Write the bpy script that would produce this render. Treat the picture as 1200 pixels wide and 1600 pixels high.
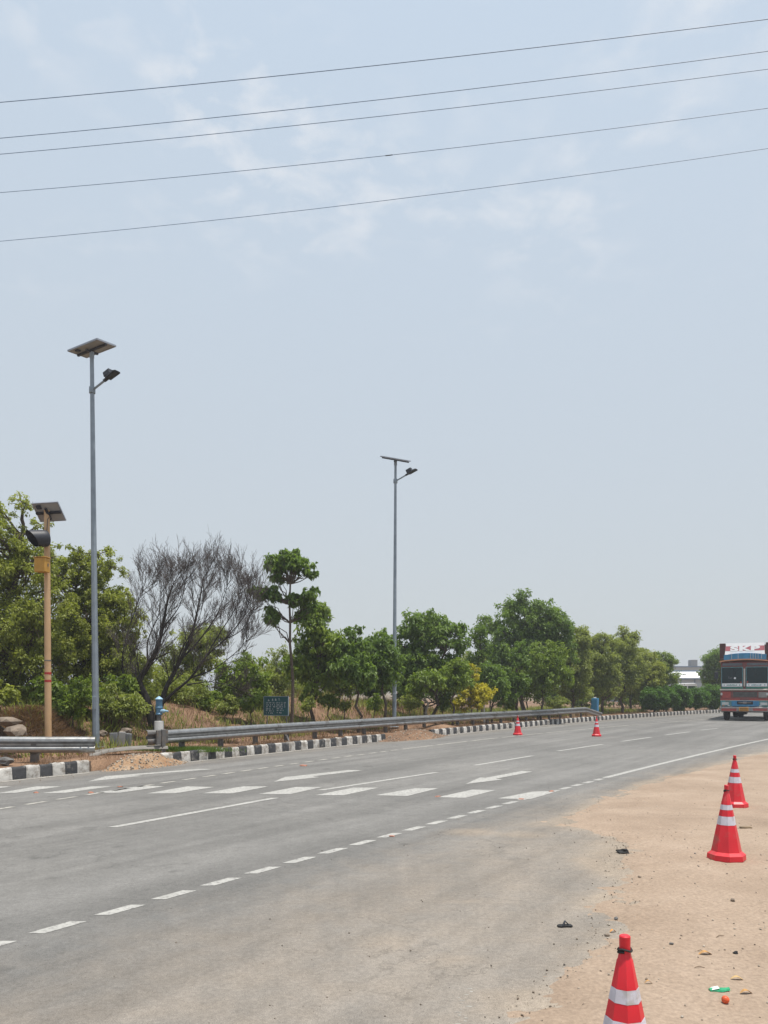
import bpy, bmesh, math, random
import numpy as np
from mathutils import Vector, Matrix

R = math.radians
for o in list(bpy.data.objects):
    bpy.data.objects.remove(o, do_unlink=True)
scn = bpy.context.scene
COL = scn.collection

# ------------------------------------------------------------------ camera
CAM_H, FPX, HORIZON = 1.65, 1200.0, 1078.0      # eye height (m), focal length and horizon row of the photo (px)
cam_data = bpy.data.cameras.new('camera')
cam = bpy.data.objects.new('camera', cam_data)
COL.objects.link(cam)
cam.location = (0, 0, CAM_H)
cam.rotation_euler = (R(90), 0, 0)
cam_data.sensor_fit = 'HORIZONTAL'
cam_data.sensor_width = 36
cam_data.lens = 36
cam_data.shift_y = (HORIZON - 800) / 1200
cam_data.clip_start = 0.05
cam_data.clip_end = 6000
scn.camera = cam
scn.render.resolution_x, scn.render.resolution_y = 768, 1024

# ------------------------------------------------------------------ sky and sun
SUN_EL, SUN_AZ = 78.0, 112.0                    # azimuth clockwise from +Y (view direction)
world = bpy.data.worlds.new('World')
scn.world = world
world.use_nodes = True
wt = world.node_tree
wt.nodes.clear()
def wn(t, **k):
    n = wt.nodes.new(t)
    for a, b in k.items():
        setattr(n, a, b)
    return n
wout = wn('ShaderNodeOutputWorld')
wbg = wn('ShaderNodeBackground')
wbg.inputs['Strength'].default_value = 0.098
sky = wn('ShaderNodeTexSky', sky_type='NISHITA', sun_disc=False)
sky.sun_elevation = R(SUN_EL)
sky.sun_rotation = R(SUN_AZ)
sky.air_density = 1.0
sky.dust_density = 3.0
sky.ozone_density = 1.5
# hazy summer air: the clear sky is veiled by an even pale grey-blue
haze_mix = wn('ShaderNodeMix', data_type='RGBA')
haze_mix.inputs[0].default_value = 0.84
haze_col = wn('ShaderNodeMix', data_type='RGBA')        # thicker, warmer grey haze low down, bluer higher up
haze_col.inputs[6].default_value = (4.62, 4.95, 5.15, 1)
haze_col.inputs[7].default_value = (4.55, 5.45, 6.45, 1)
haze_el = wn('ShaderNodeMapRange'); haze_el.inputs[1].default_value = 0.12; haze_el.inputs[2].default_value = 0.80
haze_sep = wn('ShaderNodeSeparateXYZ'); haze_tc = wn('ShaderNodeTexCoord')
wt.links.new(haze_tc.outputs['Generated'], haze_sep.inputs[0]); wt.links.new(haze_sep.outputs[2], haze_el.inputs[0])
wt.links.new(haze_el.outputs[0], haze_col.inputs[0]); wt.links.new(haze_col.outputs[2], haze_mix.inputs[7])
wt.links.new(sky.outputs[0], haze_mix.inputs[6])
# thin cloud deck, laid out on a plane high above, dissolving into the haze towards the horizon
tc = wn('ShaderNodeTexCoord')
sep = wn('ShaderNodeSeparateXYZ')
wt.links.new(tc.outputs['Generated'], sep.inputs[0])
mx = wn('ShaderNodeMath', operation='MAXIMUM'); mx.inputs[1].default_value = 0.06
wt.links.new(sep.outputs[2], mx.inputs[0])
dx = wn('ShaderNodeMath', operation='DIVIDE'); dy = wn('ShaderNodeMath', operation='DIVIDE')
wt.links.new(sep.outputs[0], dx.inputs[0]); wt.links.new(mx.outputs[0], dx.inputs[1])
wt.links.new(sep.outputs[1], dy.inputs[0]); wt.links.new(mx.outputs[0], dy.inputs[1])
comb = wn('ShaderNodeCombineXYZ')
wt.links.new(dx.outputs[0], comb.inputs[0]); wt.links.new(dy.outputs[0], comb.inputs[1])
comb.inputs[2].default_value = 9.3
cn = wn('ShaderNodeTexNoise'); cn.inputs['Scale'].default_value = 8.5; cn.inputs['Detail'].default_value = 7
cn.inputs['Roughness'].default_value = 0.55; cn.inputs['Distortion'].default_value = 0.25
wt.links.new(comb.outputs[0], cn.inputs['Vector'])
cn2 = wn('ShaderNodeTexNoise'); cn2.inputs['Scale'].default_value = 1.7; cn2.inputs['Detail'].default_value = 2
wt.links.new(comb.outputs[0], cn2.inputs['Vector'])
r1 = wn('ShaderNodeMapRange'); r1.inputs[1].default_value = 0.47; r1.inputs[2].default_value = 0.76
wt.links.new(cn.outputs[0], r1.inputs[0])
r2 = wn('ShaderNodeMapRange'); r2.inputs[1].default_value = 0.46; r2.inputs[2].default_value = 0.66
wt.links.new(cn2.outputs[0], r2.inputs[0])
r3 = wn('ShaderNodeMapRange'); r3.inputs[1].default_value = 0.40; r3.inputs[2].default_value = 0.62
wt.links.new(sep.outputs[2], r3.inputs[0])
m1 = wn('ShaderNodeMath', operation='MULTIPLY'); m2 = wn('ShaderNodeMath', operation='MULTIPLY'); m3 = wn('ShaderNodeMath', operation='MULTIPLY')
wt.links.new(r1.outputs[0], m1.inputs[0]); wt.links.new(r2.outputs[0], m1.inputs[1])
wt.links.new(m1.outputs[0], m2.inputs[0]); wt.links.new(r3.outputs[0], m2.inputs[1])
wt.links.new(m2.outputs[0], m3.inputs[0]); m3.inputs[1].default_value = 1.0
cloud_mix = wn('ShaderNodeMix', data_type='RGBA')
cloud_mix.inputs[7].default_value = (6.3, 6.35, 6.5, 1)
wt.links.new(m3.outputs[0], cloud_mix.inputs[0])
wt.links.new(haze_mix.outputs[2], cloud_mix.inputs[6])
wt.links.new(cloud_mix.outputs[2], wbg.inputs['Color'])
wt.links.new(wbg.outputs[0], wout.inputs[0])

sun_data = bpy.data.lights.new('sun', 'SUN')
sun_data.energy = 3.6
sun_data.angle = R(0.6)
sun_data.color = (1.0, 0.955, 0.88)
sun = bpy.data.objects.new('sun', sun_data)
COL.objects.link(sun)
_a, _e = R(SUN_AZ), R(SUN_EL)
sdir = Vector((math.sin(_a) * math.cos(_e), math.cos(_a) * math.cos(_e), math.sin(_e)))
sun.rotation_euler = sdir.to_track_quat('Z', 'Y').to_euler()
sun.location = sdir * 50

vs = scn.view_settings
vs.view_transform = 'Standard'
vs.look = 'None'
vs.exposure = 0.5
vs.gamma = 1.0
vs.use_curve_mapping = False

# ------------------------------------------------------------------ helpers
def tag(o, label=None, cat=None, group=None, kind=None):
    if label: o['label'] = label
    if cat: o['category'] = cat
    if group: o['group'] = group
    if kind: o['kind'] = kind
    return o

def empty(name, loc=(0, 0, 0), rz=0.0, label=None, cat=None, group=None):
    o = bpy.data.objects.new(name, None)
    COL.objects.link(o)
    o.empty_display_size = 0.2
    o.location = loc
    o.rotation_euler = (0, 0, rz)
    return tag(o, label, cat, group)

def link_mesh(name, me, parent=None, loc=None, rot=None):
    o = bpy.data.objects.new(name, me)
    COL.objects.link(o)
    if parent is not None: o.parent = parent
    if loc is not None: o.location = loc
    if rot is not None: o.rotation_euler = rot
    return o

def copy_tree(o, parent=None):
    c = o.copy()
    COL.objects.link(c)
    c.parent = parent
    for ch in list(o.children):
        copy_tree(ch, c)
    return c

class MB:
    def __init__(s):
        s.v, s.f, s.m = [], [], []
    def add(s, vs_, fs, mi=0):
        n = len(s.v)
        s.v.extend([tuple(p) for p in vs_])
        for q in fs:
            s.f.append(tuple(i + n for i in q)); s.m.append(mi)
        return s
    def box(s, x0, x1, y0, y1, z0, z1, mi=0, b=0.0, M=None):
        bm = bmesh.new()
        bmesh.ops.create_cube(bm, size=1.0)
        for p in bm.verts:
            p.co = Vector(((x0 + x1) / 2 + p.co.x * (x1 - x0), (y0 + y1) / 2 + p.co.y * (y1 - y0), (z0 + z1) / 2 + p.co.z * (z1 - z0)))
        if b > 0:
            b = min(b, 0.45 * min(abs(x1 - x0), abs(y1 - y0), abs(z1 - z0)))
            bmesh.ops.bevel(bm, geom=list(bm.edges), offset=b, segments=1, affect='EDGES', profile=0.5)
        bm.verts.index_update()
        vv = [(M @ p.co) if M is not None else p.co for p in bm.verts]
        s.add(vv, [[q.index for q in f.verts] for f in bm.faces], mi)
        bm.free()
        return s
    def tube(s, pts, rad, n=8, mi=0, caps=True, up=None):
        pts = [Vector(p) for p in pts]
        if not hasattr(rad, '__len__'): rad = [rad] * len(pts)
        rings = []
        prev = None
        for i, p in enumerate(pts):
            a = pts[max(i - 1, 0)]; b_ = pts[min(i + 1, len(pts) - 1)]
            t = (b_ - a).normalized()
            if prev is None:
                u = t.orthogonal().normalized() if up is None else (Vector(up) - Vector(up).dot(t) * t).normalized()
            else:
                u = (prev - prev.dot(t) * t).normalized()
            prev = u
            w = t.cross(u)
            rings.append([p + (u * math.cos(2 * math.pi * k / n) + w * math.sin(2 * math.pi * k / n)) * rad[i] for k in range(n)])
        vv = [q for r_ in rings for q in r_]
        ff = []
        for i in range(len(pts) - 1):
            for k in range(n):
                ff.append((i * n + k, i * n + (k + 1) % n, (i + 1) * n + (k + 1) % n, (i + 1) * n + k))
        if caps:
            ff.append(tuple(range(n - 1, -1, -1)))
            ff.append(tuple((len(pts) - 1) * n + k for k in range(n)))
        return s.add(vv, ff, mi)
    def lathe(s, prof, n=16, c=(0, 0, 0), mi=0, rot=0.0, M=None):
        vv, ff = [], []
        for r_, z in prof:
            for k in range(n):
                a = 2 * math.pi * k / n + rot
                p = Vector((r_ * math.cos(a), r_ * math.sin(a), z))
                if M is not None: p = M @ p
                vv.append(p + Vector(c))
        for i in range(len(prof) - 1):
            for k in range(n):
                ff.append((i * n + k, i * n + (k + 1) % n, (i + 1) * n + (k + 1) % n, (i + 1) * n + k))
        ff.append(tuple(range(n - 1, -1, -1)))
        ff.append(tuple((len(prof) - 1) * n + k for k in range(n)))
        return s.add(vv, ff, mi)
    def sweep(s, prof, frames, mi=0, caps=True):
        """prof: closed 2-D outline (a, b); frames: (origin, A, B) -> origin + a*A + b*B"""
        n = len(prof); vv, ff = [], []
        for o_, A, B in frames:
            for a, b in prof:
                vv.append(Vector(o_) + Vector(A) * a + Vector(B) * b)
        for i in range(len(frames) - 1):
            for k in range(n):
                ff.append((i * n + k, i * n + (k + 1) % n, (i + 1) * n + (k + 1) % n, (i + 1) * n + k))
        if caps:
            ff.append(tuple(range(n - 1, -1, -1)))
            ff.append(tuple((len(frames) - 1) * n + k for k in range(n)))
        return s.add(vv, ff, mi)
    def mesh(s, name, mats, smooth=32):
        me = bpy.data.meshes.new(name)
        me.from_pydata([tuple(p) for p in s.v], [], s.f)
        if not isinstance(mats, (list, tuple)): mats = [mats]
        for m in mats: me.materials.append(m)
        me.polygons.foreach_set('material_index', s.m)
        bm = bmesh.new(); bm.from_mesh(me)
        bmesh.ops.recalc_face_normals(bm, faces=bm.faces)
        bm.to_mesh(me); bm.free()
        if smooth:
            me.polygons.foreach_set('use_smooth', [True] * len(me.polygons))
            me.set_sharp_from_angle(angle=R(smooth))
        me.update()
        return me
    def build(s, name, mats, parent=None, loc=None, rot=None, smooth=32):
        return link_mesh(name, s.mesh(name, mats, smooth), parent, loc, rot)

def np_mesh(name, V, F, mats, smooth=False, attrs=None):
    """V (n,3), F (m,k) all faces the same size"""
    V = np.asarray(V, np.float32); F = np.asarray(F, np.int32)
    me = bpy.data.meshes.new(name)
    me.vertices.add(len(V)); me.vertices.foreach_set('co', V.ravel())
    k = F.shape[1]
    me.loops.add(F.size); me.loops.foreach_set('vertex_index', F.ravel())
    me.polygons.add(len(F))
    me.polygons.foreach_set('loop_start', np.arange(0, F.size, k, dtype=np.int32))
    me.polygons.foreach_set('loop_total', np.full(len(F), k, np.int32))
    if smooth: me.polygons.foreach_set('use_smooth', np.ones(len(F), bool))
    for nm, dat in (attrs or {}).items():
        a = me.attributes.new(nm, 'FLOAT', 'POINT')
        a.data.foreach_set('value', np.asarray(dat, np.float32).ravel())
    me.update(calc_edges=True)
    for m in (mats if isinstance(mats, (list, tuple)) else [mats]): me.materials.append(m)
    return me

def vnoise(x, y, seed=0):
    """smooth value noise, vectorised, 0..1"""
    x = np.asarray(x, float); y = np.asarray(y, float)
    xi = np.floor(x).astype(np.int64); yi = np.floor(y).astype(np.int64)
    xf = x - xi; yf = y - yi
    def h(a, b):
        n = (a * 374761393 + b * 668265263 + seed * 1442695041) & 0x7fffffff
        n = ((n ^ (n >> 13)) * 1274126177) & 0x7fffffff
        return ((n ^ (n >> 16)) & 0xffff) / 65535.0
    u = xf * xf * (3 - 2 * xf); w = yf * yf * (3 - 2 * yf)
    return (h(xi, yi) * (1 - u) + h(xi + 1, yi) * u) * (1 - w) + (h(xi, yi + 1) * (1 - u) + h(xi + 1, yi + 1) * u) * w
def fbm(x, y, seed=0, oct_=4):
    t, a, s_ = 0, 0.5, 1.0
    for i in range(oct_):
        t = t + a * vnoise(np.asarray(x) * s_, np.asarray(y) * s_, seed + i * 7); a *= 0.5; s_ *= 2.03
    return t
def sstep(x, a, b):
    t = np.clip((np.asarray(x, float) - a) / (b - a), 0, 1)
    return t * t * (3 - 2 * t)

def at(px, py, z=0.0):
    """photo row/column -> the point of the horizontal plane at height z"""
    d = FPX * (CAM_H - z) / (py - HORIZON)
    return Vector(((px - 600) / FPX * d, d, z))
def atd(px, py, d):
    """photo row/column at a known distance d"""
    return Vector(((px - 600) / FPX * d, d, CAM_H - (py - HORIZON) / FPX * d))

# ------------------------------------------------------------------ materials
MATS = {}
def pmat(name, col, rough=0.7, metal=0.0, spec=0.5, var=0.12, vscale=6.0, bump=0.0, bscale=60.0, dirt=None, dirt_amt=0.0, dirt_scale=3.0, coat=0.0, alpha=None, objrand=0.0, coord='Object'):
    """principled material with noise variation of the colour, optional dirt/wear of its own shape and fine relief"""
    m = bpy.data.materials.new(name); m.use_nodes = True
    nt = m.node_tree; N = nt.nodes; L = nt.links
    b = N['Principled BSDF']
    b.inputs['Roughness'].default_value = rough
    b.inputs['Metallic'].default_value = metal
    b.inputs['Specular IOR Level'].default_value = spec
    if coat: b.inputs['Coat Weight'].default_value = coat
    tcn = N.new('ShaderNodeTexCoord')
    no = N.new('ShaderNodeTexNoise'); no.inputs['Scale'].default_value = vscale; no.inputs['Detail'].default_value = 5
    L.new(tcn.outputs[coord], no.inputs['Vector'])
    mr = N.new('ShaderNodeMapRange'); mr.inputs[1].default_value = 0.3; mr.inputs[2].default_value = 0.7
    mr.inputs[3].default_value = 1 - var; mr.inputs[4].default_value = 1 + var
    L.new(no.outputs[0], mr.inputs[0])
    vm = N.new('ShaderNodeVectorMath'); vm.operation = 'SCALE'
    vm.inputs[0].default_value = col[:3]
    L.new(mr.outputs[0], vm.inputs['Scale'])
    out = vm.outputs[0]
    if objrand:
        oi = N.new('ShaderNodeObjectInfo')
        mo = N.new('ShaderNodeMapRange'); mo.inputs[3].default_value = 1 - objrand; mo.inputs[4].default_value = 1 + objrand
        L.new(oi.outputs['Random'], mo.inputs[0])
        v2 = N.new('ShaderNodeVectorMath'); v2.operation = 'SCALE'
        L.new(out, v2.inputs[0]); L.new(mo.outputs[0], v2.inputs['Scale']); out = v2.outputs[0]
    if dirt is not None:
        n2 = N.new('ShaderNodeTexNoise'); n2.inputs['Scale'].default_value = dirt_scale; n2.inputs['Detail'].default_value = 8; n2.inputs['Roughness'].default_value = 0.7
        mp = N.new('ShaderNodeVectorMath'); mp.operation = 'ADD'
        oi2 = N.new('ShaderNodeObjectInfo')
        ms = N.new('ShaderNodeVectorMath'); ms.operation = 'SCALE'; ms.inputs[0].default_value = (37.0, 91.0, 53.0)
        L.new(oi2.outputs['Random'], ms.inputs['Scale'])
        L.new(tcn.outputs[coord], mp.inputs[0]); L.new(ms.outputs[0], mp.inputs[1]); L.new(mp.outputs[0], n2.inputs['Vector'])
        rr = N.new('ShaderNodeMapRange'); rr.inputs[1].default_value = 0.62 - 0.3 * dirt_amt; rr.inputs[2].default_value = 0.72 - 0.2 * dirt_amt
        L.new(n2.outputs[0], rr.inputs[0])
        mm = N.new('ShaderNodeMix'); mm.data_type = 'RGBA'
        mm.inputs[7].default_value = (*dirt[:3], 1)
        L.new(rr.outputs[0], mm.inputs[0]); L.new(out, mm.inputs[6]); out = mm.outputs[2]
    L.new(out, b.inputs['Base Color'])
    if bump:
        nb = N.new('ShaderNodeTexNoise'); nb.inputs['Scale'].default_value = bscale; nb.inputs['Detail'].default_value = 6
        L.new(tcn.outputs[coord], nb.inputs['Vector'])
        bp = N.new('ShaderNodeBump'); bp.inputs['Strength'].default_value = min(1.0, bump * 10); bp.inputs['Distance'].default_value = 0.02
        L.new(nb.outputs[0], bp.inputs['Height']); L.new(bp.outputs[0], b.inputs['Normal'])
    MATS[name] = m
    return m

def leafmat(name, dark, light, transl=0.45, rough=0.5):
    m = bpy.data.materials.new(name); m.use_nodes = True
    nt = m.node_tree; N = nt.nodes; L = nt.links
    b = N['Principled BSDF']; b.inputs['Roughness'].default_value = rough; b.inputs['Specular IOR Level'].default_value = 0.35
    at_ = N.new('ShaderNodeAttribute'); at_.attribute_name = 'tint'
    mm = N.new('ShaderNodeMix'); mm.data_type = 'RGBA'
    mm.inputs[6].default_value = (*dark, 1); mm.inputs[7].default_value = (*light, 1)
    L.new(at_.outputs['Fac'], mm.inputs[0])
    L.new(mm.outputs[2], b.inputs['Base Color'])
    tr = N.new('ShaderNodeBsdfTranslucent')
    g2 = N.new('ShaderNodeMix'); g2.data_type = 'RGBA'; g2.blend_type = 'MULTIPLY'; g2.inputs[0].default_value = 1
    g2.inputs[7].default_value = (1.15, 1.2, 0.55, 1)
    L.new(mm.outputs[2], g2.inputs[6]); L.new(g2.outputs[2], tr.inputs[0])
    ms = N.new('ShaderNodeMixShader'); ms.inputs[0].default_value = transl
    L.new(b.outputs[0], ms.inputs[1]); L.new(tr.outputs[0], ms.inputs[2])
    L.new(ms.outputs[0], N['Material Output'].inputs[0])
    MATS[name] = m
    return m

def ground_mat(name, stops, scale, fine=0.25, bump=0.4, mixcol=None, mixattr=None, fscale=90, speck=None):
    """earth-like surface: three-scale noise through a colour ramp, plus an optional attribute that blends in a second earth"""
    m = bpy.data.materials.new(name); m.use_nodes = True
    nt = m.node_tree; N = nt.nodes; L = nt.links
    b = N['Principled BSDF']; b.inputs['Roughness'].default_value = 0.93; b.inputs['Specular IOR Level'].default_value = 0.2
    ge = N.new('ShaderNodeNewGeometry')
    def noise(sc, det=6, ro=0.6):
        n = N.new('ShaderNodeTexNoise'); n.inputs['Scale'].default_value = sc; n.inputs['Detail'].default_value = det; n.inputs['Roughness'].default_value = ro
        L.new(ge.outputs['Position'], n.inputs['Vector']); return n
    a = noise(scale); f = noise(fscale, 4)
    rp = N.new('ShaderNodeValToRGB')
    rp.color_ramp.elements[0].position = 0.3; rp.color_ramp.elements[1].position = 0.7
    rp.color_ramp.elements[0].color = (*stops[0], 1); rp.color_ramp.elements[1].color = (*stops[-1], 1)
    for i, c in enumerate(stops[1:-1]):
        e = rp.color_ramp.elements.new(0.3 + 0.4 * (i + 1) / (len(stops) - 1)); e.color = (*c, 1)
    L.new(a.outputs[0], rp.inputs[0])
    out = rp.outputs[0]
    if mixattr:
        at_ = N.new('ShaderNodeAttribute'); at_.attribute_name = mixattr
        n3 = noise(2.2, 7, 0.65)
        ad = N.new('ShaderNodeMath'); ad.operation = 'ADD'
        sc_ = N.new('ShaderNodeMapRange'); sc_.inputs[1].default_value = 0.25; sc_.inputs[2].default_value = 0.75; sc_.inputs[3].default_value = -0.20; sc_.inputs[4].default_value = 0.20
        L.new(n3.outputs[0], sc_.inputs[0]); L.new(at_.outputs['Fac'], ad.inputs[0]); L.new(sc_.outputs[0], ad.inputs[1])
        gate = N.new('ShaderNodeMath'); gate.operation = 'MULTIPLY'; gate.use_clamp = True
        pos = N.new('ShaderNodeMapRange'); pos.inputs[1].default_value = 0.0; pos.inputs[2].default_value = 0.12
        L.new(at_.outputs['Fac'], pos.inputs[0])
        L.new(ad.outputs[0], gate.inputs[0]); L.new(pos.outputs[0], gate.inputs[1])
        mm = N.new('ShaderNodeMix'); mm.data_type = 'RGBA'
        mm.inputs[7].default_value = (*mixcol, 1)
        L.new(gate.outputs[0], mm.inputs[0]); L.new(out, mm.inputs[6]); out = mm.outputs[2]
    mr = N.new('ShaderNodeMapRange'); mr.inputs[1].default_value = 0.28; mr.inputs[2].default_value = 0.72
    mr.inputs[3].default_value = 1 - fine; mr.inputs[4].default_value = 1 + fine
    L.new(f.outputs[0], mr.inputs[0])
    vm = N.new('ShaderNodeVectorMath'); vm.operation = 'SCALE'
    L.new(out, vm.inputs[0]); L.new(mr.outputs[0], vm.inputs['Scale'])
    L.new(vm.outputs[0], b.inputs['Base Color'])
    if bump:
        f2 = noise(fscale * 0.55, 6, 0.7)
        bp = N.new('ShaderNodeBump'); bp.inputs['Strength'].default_value = bump; bp.inputs['Distance'].default_value = 0.02
        L.new(f2.outputs[0], bp.inputs['Height']); L.new(bp.outputs[0], b.inputs['Normal'])
    MATS[name] = m
    return m

M_galv = pmat('galvanised_steel', (0.36, 0.36, 0.355), rough=0.42, metal=0.85, var=0.18, vscale=9, dirt=(0.22, 0.20, 0.18), dirt_amt=0.25, dirt_scale=2.5)
M_pole = pmat('galvanised_pole', (0.24, 0.28, 0.32), rough=0.5, metal=0.3, var=0.12, vscale=5)
M_post = pmat('dark_post_steel', (0.13, 0.125, 0.12), rough=0.7, metal=0.2, var=0.25, vscale=8, dirt=(0.22, 0.16, 0.11), dirt_amt=0.3)
M_dark = pmat('dark_plastic', (0.018, 0.02, 0.028), rough=0.5, var=0.15)
M_black = pmat('black_rubber', (0.016, 0.016, 0.017), rough=0.8, var=0.2)
M_panelback = pmat('solar_panel_back', (0.30, 0.29, 0.28), rough=0.6, var=0.08)
M_paneledge = pmat('solar_panel_frame', (0.30, 0.32, 0.36), rough=0.45, metal=0.5, var=0.08)
M_cells = pmat('solar_cells', (0.01, 0.014, 0.04), rough=0.15, var=0.1)
M_tan = pmat('tan_paint', (0.50, 0.32, 0.17), rough=0.6, var=0.10, vscale=3, dirt=(0.35, 0.20, 0.10), dirt_amt=0.1)
M_ochre = pmat('ochre_paint', (0.46, 0.24, 0.035), rough=0.55, var=0.10, dirt=(0.2, 0.1, 0.03), dirt_amt=0.15)
M_redpaint = pmat('red_paint', (0.36, 0.02, 0.02), rough=0.55, var=0.1)
M_cone = pmat('cone_red_plastic', (0.62, 0.016, 0.028), rough=0.42, var=0.10, vscale=7, dirt=(0.46, 0.085, 0.075), dirt_amt=0.30, dirt_scale=5)
M_band = pmat('cone_reflective_band', (0.56, 0.54, 0.60), rough=0.5, var=0.10, vscale=14, dirt=(0.42, 0.39, 0.38), dirt_amt=0.28, dirt_scale=9)
M_kwhite = pmat('kerb_white_paint', (0.45, 0.43, 0.40), rough=0.85, var=0.20, vscale=9, dirt=(0.20, 0.175, 0.15), dirt_amt=0.58, dirt_scale=6, bump=0.03, bscale=40, objrand=0.12)
M_kblack = pmat('kerb_black_paint', (0.032, 0.032, 0.035), rough=0.8, var=0.3, vscale=9, dirt=(0.17, 0.155, 0.14), dirt_amt=0.26, dirt_scale=6, bump=0.03, bscale=40, objrand=0.2)
M_paint = pmat('road_paint', (0.37, 0.36, 0.335), rough=0.85, var=0.12, vscale=3, dirt=(0.20, 0.19, 0.18), dirt_amt=0.46, dirt_scale=22, coord='Generated')
M_paint_worn = pmat('worn_road_paint', (0.36, 0.34, 0.30), rough=0.85, var=0.12, vscale=3, dirt=(0.20, 0.19, 0.175), dirt_amt=0.42, dirt_scale=9, coord='Generated')
for _m in (M_paint, M_paint_worn):      # paint wear is laid out in metres on the road
    for _n in _m.node_tree.nodes:
        if _n.type == 'TEX_NOISE':
            _g = _m.node_tree.nodes.new('ShaderNodeNewGeometry')
            for _l in list(_n.inputs['Vector'].links): _m.node_tree.links.remove(_l)
            _m.node_tree.links.new(_g.outputs['Position'], _n.inputs['Vector'])
M_bark = pmat('brown_bark', (0.10, 0.075, 0.055), rough=0.95, var=0.35, vscale=14, bump=0.06, bscale=30)
M_palebark = pmat('pale_grey_bark', (0.22, 0.19, 0.155), rough=0.95, var=0.25, vscale=12)
M_darkbark = pmat('dark_bark', (0.030, 0.025, 0.022), rough=0.95, var=0.3, vscale=12, bump=0.06, bscale=30)
M_twig = pmat('dry_twigs', (0.092, 0.074, 0.068), rough=0.95, var=0.3, vscale=5)
M_conc = pmat('grey_concrete', (0.30, 0.29, 0.28), rough=0.9, var=0.18, vscale=5, bump=0.03)
M_palestone = pmat('weathered_stone', (0.19, 0.15, 0.115), rough=0.95, var=0.3, vscale=5, bump=0.08, bscale=14)
M_whiteconc = pmat('whitewashed_concrete', (0.52, 0.51, 0.49), rough=0.9, var=0.12, dirt=(0.3, 0.27, 0.22), dirt_amt=0.2)
M_blue = pmat('blue_enamel', (0.08, 0.19, 0.30), rough=0.45, var=0.18, dirt=(0.07, 0.11, 0.15), dirt_amt=0.25, dirt_scale=9)
M_lightblue = pmat('light_blue_enamel', (0.26, 0.42, 0.55), rough=0.45, var=0.1)
M_wire = pmat('cable_sheath', (0.10, 0.15, 0.24), rough=0.6, var=0.05)
M_signgreen = pmat('green_sign_face', (0.012, 0.075, 0.085), rough=0.5, var=0.15, vscale=3)
M_signwhite = pmat('sign_lettering', (0.55, 0.56, 0.58), rough=0.6, var=0.05)

L_yg = leafmat('yellow_green_leaves', (0.130, 0.160, 0.032), (0.410, 0.440, 0.095))
L_mid = leafmat('mid_green_leaves', (0.080, 0.135, 0.024), (0.295, 0.375, 0.068))
L_dark = leafmat('dark_green_leaves', (0.062, 0.116, 0.030), (0.240, 0.340, 0.074))
L_olive = leafmat('olive_green_leaves', (0.140, 0.175, 0.046), (0.370, 0.410, 0.115))
L_hedge = leafmat('hedge_leaves', (0.030, 0.080, 0.016), (0.150, 0.280, 0.045))
L_yellow = leafmat('yellow_flowers', (0.28, 0.27, 0.04), (0.72, 0.62, 0.06))
L_brown = leafmat('withering_leaves', (0.035, 0.040, 0.018), (0.10, 0.085, 0.035))
L_straw = leafmat('dry_straw', (0.105, 0.058, 0.034), (0.27, 0.165, 0.098), transl=0.25, rough=0.8)
L_green = leafmat('green_grass_blades', (0.06, 0.11, 0.02), (0.16, 0.24, 0.05))

# ------------------------------------------------------------------ road layout (metres; photo rows/columns only give the surveyed points)
def survey(pts): return np.array([at(x, y)[:2] for x, y in pts])
def curve_fit(pts, deg, lo, hi):
    P = survey(pts)
    c = np.polyfit(P[:, 1], P[:, 0], deg, w=1 / P[:, 1])
    dc = np.polyder(c)
    def X(Y):
        Y = np.asarray(Y, float)
        Yc = np.clip(Y, lo, hi)
        return np.polyval(c, Yc) + np.polyval(dc, Yc) * (Y - Yc)
    return X
kerbX = curve_fit([(0, 1221), (145, 1206), (280, 1190), (400, 1178), (500, 1170), (590, 1160), (700, 1147), (800, 1138), (900, 1129), (1000, 1121), (1120, 1114)], 3, 12, 54)
edgeX = curve_fit([(0, 1475), (75, 1452), (170, 1427), (390, 1367), (540, 1324), (690, 1282), (860, 1238), (960, 1212), (1090, 1180), (1200, 1155)], 2, 4.5, 26)
innerX = curve_fit([(60, 1255), (250, 1223), (480, 1191), (640, 1170), (800, 1150), (900, 1141), (1000, 1132)], 2, 10, 37)

class Path:
    """arc-length parametrised plan curve"""
    def __init__(s, X, y0, y1, n=1200):
        s.Y = np.linspace(y0, y1, n); s.X = X(s.Y)
        s.S = np.concatenate([[0], np.cumsum(np.hypot(np.diff(s.X), np.diff(s.Y)))])
    def at(s, q): return float(np.interp(q, s.S, s.X)), float(np.interp(q, s.S, s.Y))
    def dir(s, q):
        a = s.at(q - 0.05); b = s.at(q + 0.05); d = Vector((b[0] - a[0], b[1] - a[1])); d.normalize(); return d
    def s_of_y(s, y): return float(np.interp(y, s.Y, s.S))
kerbP = Path(kerbX, 6, 75); edgeP = Path(edgeX, 3, 40); innerP = Path(innerX, 6, 60)
KD = np.stack([kerbP.X, kerbP.Y], 1)[::4]

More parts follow.
